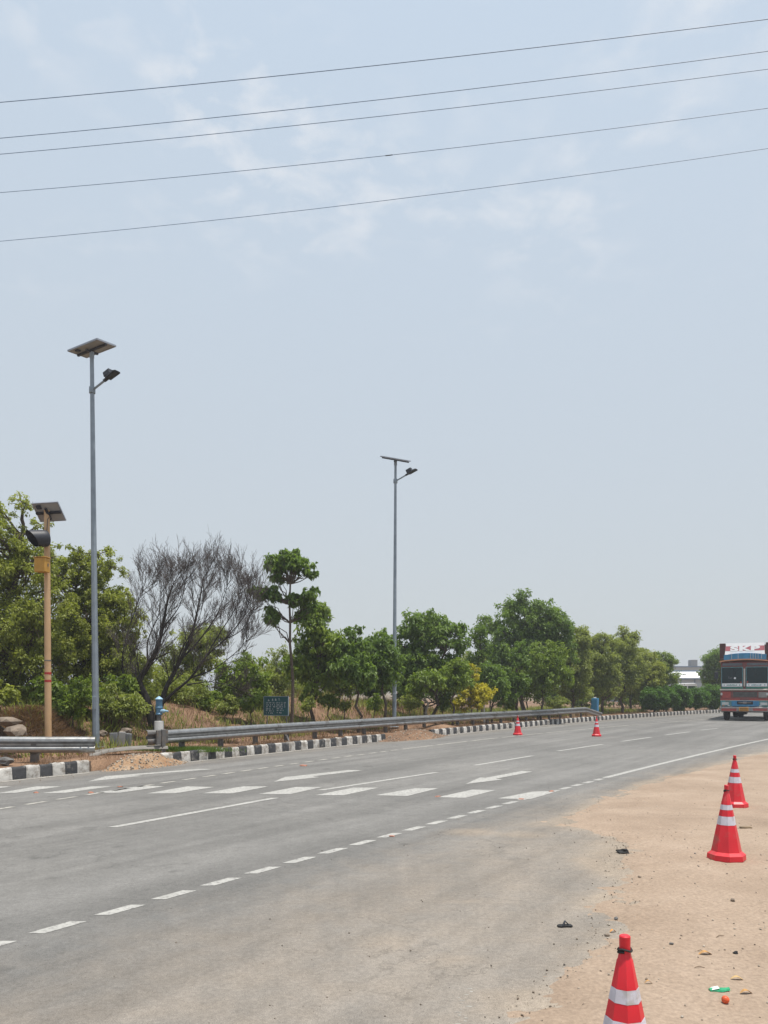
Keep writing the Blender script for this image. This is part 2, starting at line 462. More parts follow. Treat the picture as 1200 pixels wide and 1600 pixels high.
def behind_kerb(X, Y):
    """signed distance behind the kerb face (+ = away from the road)"""
    X = np.atleast_1d(np.asarray(X, float)); Y = np.atleast_1d(np.asarray(Y, float))
    out = np.empty(X.shape)
    for i in range(0, X.size, 20000):
        xx = X.ravel()[i:i + 20000]; yy = Y.ravel()[i:i + 20000]
        d = np.sqrt(((xx[:, None] - KD[None, :, 0]) ** 2 + (yy[:, None] - KD[None, :, 1]) ** 2).min(1))
        sg = np.where(xx < kerbX(yy), 1, -1)
        out.ravel()[i:i + 20000] = d * sg
    return out
def zmed(X, Y):
    """height of the planted strip behind the kerb"""
    X = np.asarray(X, float); Y = np.asarray(Y, float)
    s_ = behind_kerb(X, Y).reshape(np.shape(np.atleast_1d(X)))
    n = fbm(X * 0.35, Y * 0.35, 3)
    f = fbm(X * 1.6, Y * 1.6, 5)
    far = 1 - sstep(Y, 30, 43)
    z = 0.20 + 0.05 * (f - 0.45) * sstep(s_, 0.1, 0.6)
    bank = (0.06 + 1.09 * far) * (0.7 + 0.65 * n)
    z = z + bank * sstep(s_, 1.7, 6.5) * (1 - 0.8 * sstep(s_, 9, 20))
    z = z + 0.52 * np.exp(-(((X + 8.35) / 0.75) ** 2 + ((Y - 18.3) / 0.9) ** 2))       # straw-covered heap behind the flasher post
    z = z + 0.45 * np.exp(-(((X - 1.0) / 1.2) ** 2 + ((Y - 29.5) / 1.0) ** 2))
    return z
def zm(x, y): return float(zmed(np.array([x]), np.array([y]))[0])

# ------------------------------------------------------------------ setting
M_ground = ground_mat('dry_earth', [(0.13, 0.10, 0.065), (0.19, 0.14, 0.09), (0.25, 0.19, 0.13)], 0.6)
M_median = ground_mat('median_earth', [(0.115, 0.070, 0.045), (0.19, 0.115, 0.072), (0.28, 0.18, 0.115)], 1.1, fine=0.35, bump=0.6, fscale=40)
M_sand = ground_mat('sandy_verge', [(0.250, 0.185, 0.135), (0.303, 0.228, 0.169), (0.350, 0.268, 0.203)], 0.9, fine=0.20, bump=0.6, fscale=38)
M_asphalt = ground_mat('worn_asphalt', [(0.146, 0.141, 0.133), (0.168, 0.162, 0.153), (0.194, 0.186, 0.174)], 0.35, fine=0.36, bump=0.22, fscale=150, mixcol=(0.282, 0.233, 0.183), mixattr='dust')

gx = np.unique(np.concatenate([np.linspace(-2500, -80, 14), np.linspace(-80, 80, 41), np.linspace(80, 2500, 14)]))
gy = np.unique(np.concatenate([np.linspace(-400, -20, 6), np.linspace(-20, 120, 36), np.linspace(120, 4000, 18)]))
GX, GY = np.meshgrid(gx, gy)
def grid_faces(nr, nc):
    i = np.arange(nr - 1)[:, None] * nc + np.arange(nc - 1)[None, :]
    return np.stack([i, i + 1, i + nc + 1, i + nc], -1).reshape(-1, 4)
ground = link_mesh('ground', np_mesh('ground', np.stack([GX, GY, np.full_like(GX, -0.14)], -1).reshape(-1, 3), grid_faces(*GX.shape), M_ground))
tag(ground, kind='structure')

# sand edge over the asphalt (surveyed outline)
SAND = survey([(560, 2300), (690, 1800), (815, 1600), (850, 1560), (885, 1520), (932, 1490), (946, 1455), (955, 1420), (990, 1385), (999, 1367), (977, 1350), (985, 1333), (965, 1319), (930, 1300), (872, 1288), (905, 1268), (940, 1252), (1000, 1229), (1060, 1212), (1130, 1194), (1200, 1176), (1350, 1150), (1600, 1128)])
def resample(P, step):
    S = np.concatenate([[0], np.cumsum(np.hypot(*np.diff(P, axis=0).T))])
    q = np.arange(0, S[-1], step)
    return np.stack([np.interp(q, S, P[:, 0]), np.interp(q, S, P[:, 1])], 1)
SD = np.concatenate([resample(SAND[:14], 0.05), resample(SAND[13:], 0.25)])
def sand_dist(X, Y):
    """+ on the sand side"""
    sh = np.shape(X); x = np.ravel(X); y = np.ravel(Y); out = np.empty(x.size)
    bx = np.interp(y, SAND[:, 1], SAND[:, 0])
    for i in range(0, x.size, 8000):
        d = np.sqrt(((x[i:i + 8000, None] - SD[None, :, 0]) ** 2 + (y[i:i + 8000, None] - SD[None, :, 1]) ** 2).min(1))
        out[i:i + 8000] = d
    return (np.where(x > bx, out, -out)).reshape(sh)

ry = np.concatenate([np.arange(-4, 1.5, 0.5), np.arange(1.5, 16, 0.10), np.arange(16, 40, 0.3), np.arange(40, 140, 2.0)])
rw = np.concatenate([np.arange(-0.1, 14, 0.12), np.arange(14, 34, 1.0)])
RW, RY = np.meshgrid(rw, ry)
RX = kerbX(RY) + RW
sd = sand_dist(RX, RY)
apron = sstep(RX - edgeX(RY), -0.3, 2.0)                      # dusty paved shoulder right of the edge line
kd = behind_kerb(RX.ravel(), RY.ravel()).reshape(RX.shape)
dust = 0.36 * apron + 0.75 * sstep(sd + 1.1 * (fbm(RX * 1.3, RY * 1.3, 21) - 0.5), -0.40, 0.10) + 0.12 * sstep(-sd, 3.5, 0.3) * apron + 0.20 * sstep(kd, -1.5, -0.1)
dust = np.clip(dust, 0, 1)
for (px_, py_, r_) in [(857, 1411, 0.10), (725, 1409, 0.10), (940, 1452, 0.09), (820, 1304, 0.35), (740, 1300, 0.3), (610, 1470, 0.25), (870, 1590, 0.1), (700, 1500, 0.2)]:
    p = at(px_, py_)
    dust = np.maximum(dust, 0.72 * np.exp(-(((RX - p.x) / (r_ * 1.2)) ** 2 + ((RY - p.y) / r_) ** 2) ** 1.5))
road = link_mesh('road', np_mesh('road', np.stack([RX, RY, np.zeros_like(RX)], -1).reshape(-1, 3), grid_faces(*RX.shape), M_asphalt, attrs={'dust': dust, 'across': RW}))
tag(road, kind='structure')
# wheel-path polishing, along the lanes
_nt = M_asphalt.node_tree; _N = _nt.nodes; _L = _nt.links
_b = _N['Principled BSDF']; _src = _b.inputs['Base Color'].links[0].from_socket
_ac = _N.new('ShaderNodeAttribute'); _ac.attribute_name = 'across'
_ge = _N.new('ShaderNodeNewGeometry'); _sp = _N.new('ShaderNodeSeparateXYZ'); _L.new(_ge.outputs['Position'], _sp.inputs[0])
_my = _N.new('ShaderNodeMath'); _my.operation = 'MULTIPLY'; _my.inputs[1].default_value = 0.07; _L.new(_sp.outputs[1], _my.inputs[0])
_cb = _N.new('ShaderNodeCombineXYZ'); _L.new(_ac.outputs['Fac'], _cb.inputs[0]); _L.new(_my.outputs[0], _cb.inputs[1])
_ns = _N.new('ShaderNodeTexNoise'); _ns.inputs['Scale'].default_value = 1.3; _ns.inputs['Detail'].default_value = 6; _ns.inputs['Roughness'].default_value = 0.62
_L.new(_cb.outputs[0], _ns.inputs['Vector'])
_mr = _N.new('ShaderNodeMapRange'); _mr.inputs[1].default_value = 0.34; _mr.inputs[2].default_value = 0.66; _mr.inputs[3].default_value = 0.79; _mr.inputs[4].default_value = 1.13
for _sc, _am in ((34.0, 0.17), (9.0, 0.09), (2.3, 0.07)):       # aggregate, scuffs and blotches
    _n1 = _N.new('ShaderNodeTexNoise'); _n1.inputs['Scale'].default_value = _sc; _n1.inputs['Detail'].default_value = 3; _n1.inputs['Roughness'].default_value = 0.75
    _L.new(_ge.outputs['Position'], _n1.inputs['Vector'])
    _m1 = _N.new('ShaderNodeMapRange'); _m1.inputs[1].default_value = 0.3; _m1.inputs[2].default_value = 0.7; _m1.inputs[3].default_value = 1 - _am; _m1.inputs[4].default_value = 1 + _am
    _L.new(_n1.outputs[0], _m1.inputs[0])
    _v1 = _N.new('ShaderNodeVectorMath'); _v1.operation = 'SCALE'; _L.new(_src, _v1.inputs[0]); _L.new(_m1.outputs[0], _v1.inputs['Scale']); _src = _v1.outputs[0]
_L.new(_ns.outputs[0], _mr.inputs[0])
_no = _N.new('ShaderNodeTexNoise'); _no.inputs['Scale'].default_value = 1.9; _no.inputs['Detail'].default_value = 3; _L.new(_ge.outputs['Position'], _no.inputs['Vector'])
_mo = _N.new('ShaderNodeMapRange'); _mo.inputs[1].default_value = 0.66; _mo.inputs[2].default_value = 0.74; _mo.inputs[3].default_value = 1.0; _mo.inputs[4].default_value = 0.74   # oil stains
_L.new(_no.outputs[0], _mo.inputs[0])
_vo = _N.new('ShaderNodeVectorMath'); _vo.operation = 'SCALE'; _L.new(_src, _vo.inputs[0]); _L.new(_mo.outputs[0], _vo.inputs['Scale']); _src = _vo.outputs[0]
# hairline cracks: thin contour bands of a rough noise, broken up by a second one
_nc = _N.new('ShaderNodeTexNoise'); _nc.inputs['Scale'].default_value = 0.55; _nc.inputs['Detail'].default_value = 7; _nc.inputs['Roughness'].default_value = 0.6; _L.new(_ge.outputs['Position'], _nc.inputs['Vector'])
_s1 = _N.new('ShaderNodeMath'); _s1.operation = 'SUBTRACT'; _s1.inputs[1].default_value = 0.5; _L.new(_nc.outputs[0], _s1.inputs[0])
_s2 = _N.new('ShaderNodeMath'); _s2.operation = 'ABSOLUTE'; _L.new(_s1.outputs[0], _s2.inputs[0])
_s3 = _N.new('ShaderNodeMapRange'); _s3.inputs[1].default_value = 0.0012; _s3.inputs[2].default_value = 0.0045; _s3.inputs[3].default_value = 0.80; _s3.inputs[4].default_value = 1.0; _L.new(_s2.outputs[0], _s3.inputs[0])
_nm = _N.new('ShaderNodeTexNoise'); _nm.inputs['Scale'].default_value = 0.35; _L.new(_ge.outputs['Position'], _nm.inputs['Vector'])
_s4 = _N.new('ShaderNodeMapRange'); _s4.inputs[1].default_value = 0.48; _s4.inputs[2].default_value = 0.56; _L.new(_nm.outputs[0], _s4.inputs[0])
_s5 = _N.new('ShaderNodeMix'); _s5.data_type = 'FLOAT'; _s5.inputs[2].default_value = 1.0; _L.new(_s4.outputs[0], _s5.inputs[0]); _L.new(_s3.outputs[0], _s5.inputs[3])
_vc = _N.new('ShaderNodeVectorMath'); _vc.operation = 'SCALE'; _L.new(_src, _vc.inputs[0]); _L.new(_s5.outputs[0], _vc.inputs['Scale']); _src = _vc.outputs[0]
_vm = _N.new('ShaderNodeVectorMath'); _vm.operation = 'SCALE'
_L.new(_src, _vm.inputs[0]); _L.new(_mr.outputs[0], _vm.inputs['Scale']); _L.new(_vm.outputs[0], _b.inputs['Base Color'])

# sandy verge with real relief; it dips under the asphalt at its ragged edge
vy = np.concatenate([np.arange(1.2, 9, 0.035), np.arange(9, 20, 0.09), np.arange(20, 60, 0.6)])
vu = np.concatenate([np.arange(-0.9, 3.6, 0.035), np.arange(3.6, 8, 0.12), np.arange(8, 40, 1.6)])
VU, VY = np.meshgrid(vu, vy)
bx_s = np.interp(VY, SAND[:, 1], SAND[:, 0])
k_ = np.ones(25) / 25
row = np.convolve(np.pad(np.interp(vy, SAND[:, 1], SAND[:, 0]), 12, mode='edge'), k_, mode='valid')
VX = row[:, None] + VU
vsd = sand_dist(VX, VY)
rag = (fbm(VX * 3.0, VY * 3.0, 31) - 0.47) * 0.75 + (fbm(VX * 12, VY * 12, 33) - 0.47) * 0.42
VZ = -0.020 + 0.050 * sstep(vsd + rag, -0.45, 0.55) + 0.020 * sstep(vsd, 0, 0.6) * (fbm(VX * 2.2, VY * 2.2, 37) - 0.45)
VZ = VZ + sstep(vsd, -0.1, 0.3) * (0.016 * (fbm(VX * 6, VY * 10, 41) - 0.47) + 0.006 * (vnoise(VX * 24, VY * 28, 43) - 0.5))
VZ = VZ + sstep(vsd, 0.1, 0.6) * 0.016 * (fbm(VU * 3.2 + 0.15 * VY, VY * 0.35, 47) - 0.47)
sand_verge = link_mesh('sand_verge', np_mesh('sand_verge', np.stack([VX, VY, VZ], -1).reshape(-1, 3), grid_faces(*VX.shape), M_sand, smooth=True))
tag(sand_verge, kind='structure')

# planted strip behind the kerb
mq = np.concatenate([np.arange(0, 45, 0.25), np.arange(45, kerbP.S[-1], 0.8)])
ms_ = np.concatenate([[0.10, 0.13], np.arange(0.2, 4, 0.14), np.arange(4, 12, 0.4), np.arange(12, 70, 3.0)])
base = np.array([kerbP.at(q) for q in mq]); dirs = np.array([kerbP.dir(max(0.1, min(q, kerbP.S[-1] - .1))) for q in mq])
nrm = np.stack([-dirs[:, 1], dirs[:, 0]], 1)
MX = base[:, 0][:, None] + nrm[:, 0][:, None] * ms_[None, :]; MY = base[:, 1][:, None] + nrm[:, 1][:, None] * ms_[None, :]
MZ = zmed(MX.ravel(), MY.ravel()).reshape(MX.shape)
MZ[:, 0] = -0.16
median_strip = link_mesh('median_strip', np_mesh('median_strip', np.stack([MX, MY, MZ], -1).reshape(-1, 3), grid_faces(*MX.shape)[:, ::-1], M_median, smooth=True))
tag(median_strip, kind='structure')

# ---- painted markings, children of the road
def mark(name, pts, mat, z=0.004):
    me = bpy.data.meshes.new(name)
    me.from_pydata([(p[0], p[1], z) for p in pts], [], [tuple(range(len(pts)))])
    me.materials.append(mat)
    o = link_mesh(name, me, road)
    return o
def dash(name, path, q0, q1, w, mat, skew=True, z=0.004, seg=1):
    L_, R_ = [], []
    for i in range(seg + 1):
        q = q0 + (q1 - q0) * i / seg
        x, y = path.at(q); d = path.dir(q)
        if skew:
            h = w / 2 / max(0.3, abs(d.y)); L_.append((x - h, y)); R_.append((x + h, y))
        else:
            L_.append((x - d.y * w / 2, y + d.x * w / 2)); R_.append((x + d.y * w / 2, y - d.x * w / 2))
    return mark(name, R_ + L_[::-1], mat, z)

zebra = [[(404, 1241), (454, 1241), (504, 1230), (462, 1230)], [(492, 1243), (537, 1243), (592, 1231), (552, 1231)],
         [(585, 1243), (637, 1244), (685, 1232), (648, 1232)], [(683, 1246), (727, 1247), (774, 1235), (738, 1234)],
         [(777, 1248), (829, 1249), (873, 1236), (833, 1237)], [(230, 1240), (273, 1240), (335, 1230), (293, 1229)],
         [(315, 1240), (363, 1240), (420, 1229), (380, 1229)], [(148, 1239), (187, 1239), (257, 1229), (222, 1228)],
         [(63, 1240), (103, 1239), (175, 1229), (143, 1229)], [(-5, 1240), (25, 1239), (97, 1229), (57, 1229)],
         [(-80, 1240), (-50, 1239), (19, 1229), (-25, 1229)]]
for q in zebra: mark('zebra_bar', [at(x, y) for x, y in q], M_paint)
arrows = [[(727, 1225.5), (786, 1218), (775, 1217), (832, 1206), (815, 1205), (759, 1215.5), (750, 1215)],
          [(427, 1222), (500, 1214.5), (488, 1213.5), (567, 1204), (545, 1203.3), (460, 1213), (446, 1214)],
          [(137, 1221.5), (222, 1212.5), (210, 1211.5), (333, 1202.2), (308, 1201.8), (185, 1211.5), (165, 1213)]]
for q in arrows: mark('lane_arrow', [at(x, y) for x, y in q], M_paint)
for a, b in [((175, 1293), (430, 1247)), ((500, 1235), (682, 1207)), ((742, 1196), (832, 1181)), ((872, 1173.5), (942, 1163)), ((972, 1158.5), (1017, 1152)), ((1040, 1148.5), (1078, 1143.5)), ((1095, 1141), (1122, 1138))]:
    A, B = at(*a), at(*b); d = (B - A).normalized(); h = 0.055 / abs(d.y)
    mark('lane_dash', [(A.x - h, A.y), (A.x + h, A.y), (B.x + h, B.y), (B.x - h, B.y)], M_paint)
q = edgeP.s_of_y(4.35)
qe = edgeP.s_of_y(14.2)
while q < qe:
    dash('edge_dash', edgeP, q, q + 0.325, 0.10, M_paint, z=0.0025)
    q += 0.513
dash('edge_line', edgeP, edgeP.s_of_y(14.4), edgeP.s_of_y(39.5), 0.12, M_paint, seg=40)
q = innerP.s_of_y(9.5)
rnd = random.Random(5)
while q < innerP.s_of_y(21):
    dash('inner_dash', innerP, q, q + 0.34, 0.085, M_paint_worn); q += 0.56
while q < innerP.s_of_y(52):
    l = rnd.uniform(1.0, 2.2); dash('inner_line', innerP, q, q + l, 0.09, M_paint_worn, seg=4); q += l + rnd.uniform(0.05, 0.3)
def kerb_line(y0, y1):
    q0, q1 = kerbP.s_of_y(y0), kerbP.s_of_y(y1); n = max(4, int((q1 - q0) / 0.7)); L_, R_ = [], []
    for i in range(n + 1):
        q = q0 + (q1 - q0) * i / n; x, y = kerbP.at(q); d = kerbP.dir(q)
        for lst, off in ((L_, 0.07), (R_, 0.17)): lst.append((x + d.y * off, y - d.x * off))
    mark('kerb_edge_line', R_ + L_[::-1], M_paint_worn)
kerb_line(9, 15.4); kerb_line(17.2, 23.6); kerb_line(28.2, 70)

rnd = random.Random(21)
for k in range(14):                                             # scraped flecks of old paint on the shoulder
    py_ = 1545 + k * 4.6; px_ = 722 + (1570 - py_) * 0.25 + rnd.gauss(0, 7); w_ = rnd.uniform(2, 7); h_ = rnd.uniform(0.4, 1.1)
    mark('paint_scrape', [at(px_ - w_, py_ + h_ * 0.3), at(px_ + w_ * 0.6, py_ + h_), at(px_ + w_, py_ - h_ * 0.2), at(px_ - w_ * 0.3, py_ - h_)], M_paint_worn, z=0.0012)

# ---- kerb of painted blocks
KH = 0.235
kerb = empty('kerb'); tag(kerb, kind='structure')
def kerb_mesh(mat, seed, ln):
    r_ = random.Random(seed)
    prof = [(0.0, -0.13), (0.012, KH - 0.045), (0.03, KH - 0.012), (0.06, KH), (0.125, KH), (0.14, KH - 0.015), (0.14, -0.13)]
    mb = MB()
    fr = []
    for i in range(5):
        t = -ln / 2 + ln * i / 4
        fr.append((Vector((t, 0, 0)), Vector((0, 1, 0)), Vector((0, 0, 1))))
    mb.sweep(prof, fr)
    mb.v = [(x, y + r_.uniform(-0.006, 0.006), z + r_.uniform(-0.007, 0.007)) for x, y, z in mb.v]
    return mb.mesh('kerb_block', mat, smooth=50)
BL = 0.272
kw = [kerb_mesh(M_kwhite, 10 + i, BL - 0.005) for i in range(4)]
kb = [kerb_mesh(M_kblack, 20 + i, BL - 0.005) for i in range(4)]
rnd = random.Random(8)
q = kerbP.s_of_y(11.0); i = 0
while True:
    x, y = kerbP.at(q)
    if y > 58: break
    px = 600 + x / y * FPX
    if not (146 < px < 262 or 604 < px < 676):
        d = kerbP.dir(q)
        o = link_mesh('kerb_block', (kw if i % 2 else kb)[rnd.randrange(4)], kerb, (x, y, rnd.uniform(-0.008, 0.006)), (rnd.uniform(-0.05, 0.05), rnd.uniform(-0.02, 0.02), math.atan2(d.y, d.x) + rnd.uniform(-0.05, 0.05)))
    q += BL; i += 1

# ------------------------------------------------------------------ guardrails
W_PROF = [(0.0, 0.312), (0.038, 0.304), (0.066, 0.284), (0.080, 0.258), (0.080, 0.222), (0.012, 0.176), (0.010, 0.140), (0.070, 0.112), (0.081, 0.095), (0.080, 0.052), (0.055, 0.018), (0.015, 0.0)]
W_CLOSED = W_PROF + [(a - 0.006, b + (0.004 if b < 0.15 else -0.004)) for a, b in W_PROF[::-1]]
def rail_frames(P):
    """P: list of (x, y, z of the beam's lower edge); A points to the road, B up"""
    P = [Vector(p) for p in P]; fr = []
    for i, p in enumerate(P):
        d = (P[min(i + 1, len(P) - 1)] - P[max(i - 1, 0)]); d.z = 0; d.normalize()
        fr.append((p, Vector((d.y, -d.x, 0)), Vector((0, 0, 1))))
    return fr
def beam(name, P, parent, scale=1.0):
    mb = MB(); mb.sweep([(a * scale, b * scale) for a, b in W_CLOSED], rail_frames(P))
    return mb.build(name, M_galv, parent, smooth=40)
def post(P, d, ztop, zbot, parent, wid=0.13):
    """channel post standing behind the beam"""
    mb = MB(); t = Vector((d.x, d.y, 0)); n = Vector((d.y, -d.x, 0)); o_ = Vector((P[0], P[1], 0)) - n * 0.09
    M = Matrix(((t.x, n.x, 0, o_.x), (t.y, n.y, 0, o_.y), (0, 0, 1, 0), (0, 0, 0, 1)))
    h = wid / 2
    mb.box(-h, h, -0.005, 0.005, zbot, ztop, M=M)
    mb.box(-h, -h + 0.008, -0.075, -0.006, zbot, ztop, M=M); mb.box(h - 0.008, h, -0.075, -0.006, zbot, ztop, M=M)
    mb.box(-0.05, 0.05, 0.006, 0.07, ztop - 0.30, ztop - 0.02, M=M)
    return mb.build('post', M_post, parent)
def bolt(p, n, parent):
    mb = MB(); mb.tube([p, p + n * 0.018], 0.016, 6); return mb.build('bolt', M_galv, parent)

railP = Path(lambda Y: kerbX(Y) - 0.70, 10, 60)
rail = empty('guardrail', (*railP.at(railP.s_of_y(17.7)), 0.2), label='long galvanised guardrail on posts running behind the striped kerb to the hedge', cat='guardrail', group='guardrails')
def world_child(o):
    """keep a child that was built in world coordinates in place under its Empty"""
    if o.parent is not None: o.matrix_parent_inverse = o.parent.matrix_world.inverted()
    return o
bpy.context.view_layer.update()
q0, q1 = railP.s_of_y(17.75), railP.s_of_y(41.2)
ZB = 0.41
def rail_pt(q, dz=0.0):
    x, y = railP.at(q); return (x, y, ZB + dz)
joints = list(np.linspace(q0, q1, 8))
rnd = random.Random(3)
offs = [rnd.uniform(-0.012, 0.012) for _ in joints]
for i in range(len(joints) - 1):
    a, b = joints[i], joints[i + 1] + (0.12 if i < len(joints) - 2 else 0)
    pts = []
    for k in range(9):
        q = a + (b - a) * k / 8
        x, y, z = rail_pt(q, offs[i] + (offs[i + 1] - offs[i]) * k / 8)
        d = railP.dir(q); lap = 0.006 * (i % 2)
        pts.append((x + d.y * lap, y - d.x * lap, z))
    world_child(beam('beam', pts, rail))
    d = railP.dir(a + 0.06); x, y, z = rail_pt(a + 0.06, offs[i])
    for hh in (0.06, 0.25):
        for s_ in (-0.03, 0.04):
            world_child(bolt(Vector((x + d.x * s_ + d.y * 0.085, y + d.y * s_ - d.x * 0.085, z + hh)), Vector((d.y, -d.x, 0)), rail))
# sloping terminal dipping to the ground by the far end
xe, ye, ze = rail_pt(q1, offs[-1]); de = railP.dir(q1)
world_child(beam('terminal', [(xe, ye, ze), (xe + de.x * 0.25, ye + de.y * 0.25, ze - 0.03), (xe + de.x * 2.2, ye + de.y * 2.2, 0.08)], rail))
nposts = 22
for i in range(nposts):
    q = q0 + 0.75 + (q1 - q0 - 1.0) * i / (nposts - 1)
    x, y = railP.at(q); d = railP.dir(q)
    world_child(post((x, y), d, ZB + 0.30, 0.0, rail))
# buffer wings and packing plates at the near end
x, y, z = rail_pt(q0); d = railP.dir(q0); t = Vector((d.x, d.y, 0)); n = Vector((d.y, -d.x, 0)); o_ = Vector((x, y, 0))
mb = MB(); fr = []
for k in range(6):
    a = k / 5
    fr.append((o_ - t * (0.36 * a) - n * (0.10 * a * a) + Vector((0, 0, ZB - 0.02 * a)), n, Vector((0, 0, 1)) * (1 + 0.12 * a)))
mb.sweep(W_CLOSED, fr); world_child(mb.build('end_wing', M_post, rail, smooth=40))
Mx = Matrix(((t.x, n.x, 0, x), (t.y, n.y, 0, y), (0, 0, 1, 0), (0, 0, 0, 1)))
mb = MB(); mb.box(-0.22, -0.09, 0.075, 0.125, 0.40, 0.73, M=Mx, b=0.008); world_child(mb.build('packing_plate', M_post, rail))
mb = MB(); mb.box(-0.085, 0.03, 0.078, 0.14, 0.12, 0.745, M=Mx, b=0.008); world_child(mb.build('end_post', M_post, rail))
mb = MB(); mb.box(0.034, 0.13, 0.060, 0.105, 0.42, 0.73, M=Mx, b=0.008); world_child(mb.build('packing_plate', M_post, rail))

# short guardrail on the left
lr = [atd(-140, 1150.5, 15.0), atd(-40, 1150.5, 15.15), atd(60, 1151, 15.35), atd(149, 1151, 15.6)]
lrail = empty('guardrail', (lr[2].x, lr[2].y, 0.2), label='short galvanised guardrail at the left edge, ending at the tall lamp post', cat='guardrail', group='guardrails')
bpy.context.view_layer.update()
world_child(beam('beam', [(p.x, p.y, p.z - 0.325) for p in lr], lrail, scale=1.04))
for px_, dd in ((52, 15.3), (-62, 15.1)):
    p = atd(px_, 1151, dd); d = (lr[3] - lr[1]).normalized()
    world_child(post((p.x, p.y), d, p.z - 0.03, 0.0, lrail, wid=0.16))
e_ = lr[3]; d = (lr[3] - lr[2]).normalized(); n = Vector((d.y, -d.x, 0))
for hh in (0.07, 0.26):
    for s_ in (0.10, 0.25): world_child(bolt(Vector((e_.x, e_.y, e_.z - 0.325 + hh)) - d * s_ + n * 0.086, n, lrail))

# fallen beam bridging the broken kerb
fa, fb = at(140, 1181, 0.20), at(262, 1171.5, 0.27)
fallen = empty('fallen_guardrail_beam', (fa.x, fa.y, 0.2), label='detached guardrail beam lying flat across the gap in the kerb', cat='beam')
bpy.context.view_layer.update()
mb = MB(); fr = []
dd = (fb - fa).normalized(); nn = Vector((dd.y, -dd.x, 0))
for k in range(10):
    a = k / 9; p = fa.lerp(fb, a)
    tw = 0.35 * max(0, 1 - a * 5)                                  # crumpled, curled end
    fr.append((p + Vector((0, 0, 0.05 * math.sin(a * 3.0) - 0.09 * max(0, 1 - a * 6))) + nn * 0.05, Vector((0, 0, 1)) * math.cos(tw) + nn * math.sin(tw), -nn * math.cos(tw) + Vector((0, 0, 1)) * math.sin(tw)))
mb.sweep(W_CLOSED, fr); world_child(mb.build('beam_sheet', pmat('dusty_beam_steel', (0.20, 0.185, 0.165), rough=0.75, var=0.2, vscale=5), fallen, smooth=40))
for s_ in (0.12, 0.3):
    p = fa.lerp(fb, s_) + Vector((0, 0, 0.11)); world_child(bolt(p, Vector((0, 0, 1)), fallen))

# ------------------------------------------------------------------ solar street lamps
def solar_panel(parent, c, a, b, th=0.035, name='solar_panel'):
    """a, b: edge vectors of the panel, centred on c; glass up, pale back sheet below"""
    a, b, c = Vector(a), Vector(b), Vector(c)
    n = a.cross(b).normalized()
    if n.z < 0: n = -n
    ua, ub = a.normalized(), b.normalized()
    p = MB()
    def slab(mb, fa, fb_, z0, z1, oa=0, ob=0, mi=0):
        vv = []
        for zz in (z0, z1):
            for sa, sb in ((-1, -1), (1, -1), (1, 1), (-1, 1)):
                vv.append(c + a * (0.5 * fa * sa) + ua * oa + b * (0.5 * fb_ * sb) + ub * ob + n * zz)
        mb.add(vv, [(3, 2, 1, 0), (4, 5, 6, 7), (0, 1, 5, 4), (1, 2, 6, 5), (2, 3, 7, 6), (3, 0, 4, 7)], mi)
    slab(p, 0.97, 0.95, 0.006, th - 0.004)
    pan = p.build(name, M_panelback, parent, smooth=0)
    g = MB(); slab(g, 0.955, 0.93, th - 0.002, th + 0.002); g.build('cell_sheet', M_cells, pan, smooth=0)
    f = MB(); la, lb = a.length, b.length; w = 0.03
    for s_ in (-1, 1):
        slab(f, 1.0, w / lb, 0, th + 0.004, 0, s_ * (lb - w) / 2)
        slab(f, w / la, 1.0 - 2 * w / lb, 0, th + 0.004, s_ * (la - w) / 2, 0)
    f.build('panel_frame', M_paneledge, pan, smooth=0)
    r_ = MB()
    slab(r_, 0.96, 0.05 / lb, -0.045, -0.002, 0, 0); slab(r_, 0.05 / la, 0.6, -0.09, -0.047, 0, 0)
    r_.build('mounting_rail', M_dark, pan, smooth=0)
    j = MB(); slab(j, 0.10 / la, 0.09 / lb, -0.03, 0.003, -la * 0.28, -lb * 0.30); j.build('junction_box', M_dark, pan, smooth=0)
    return pan
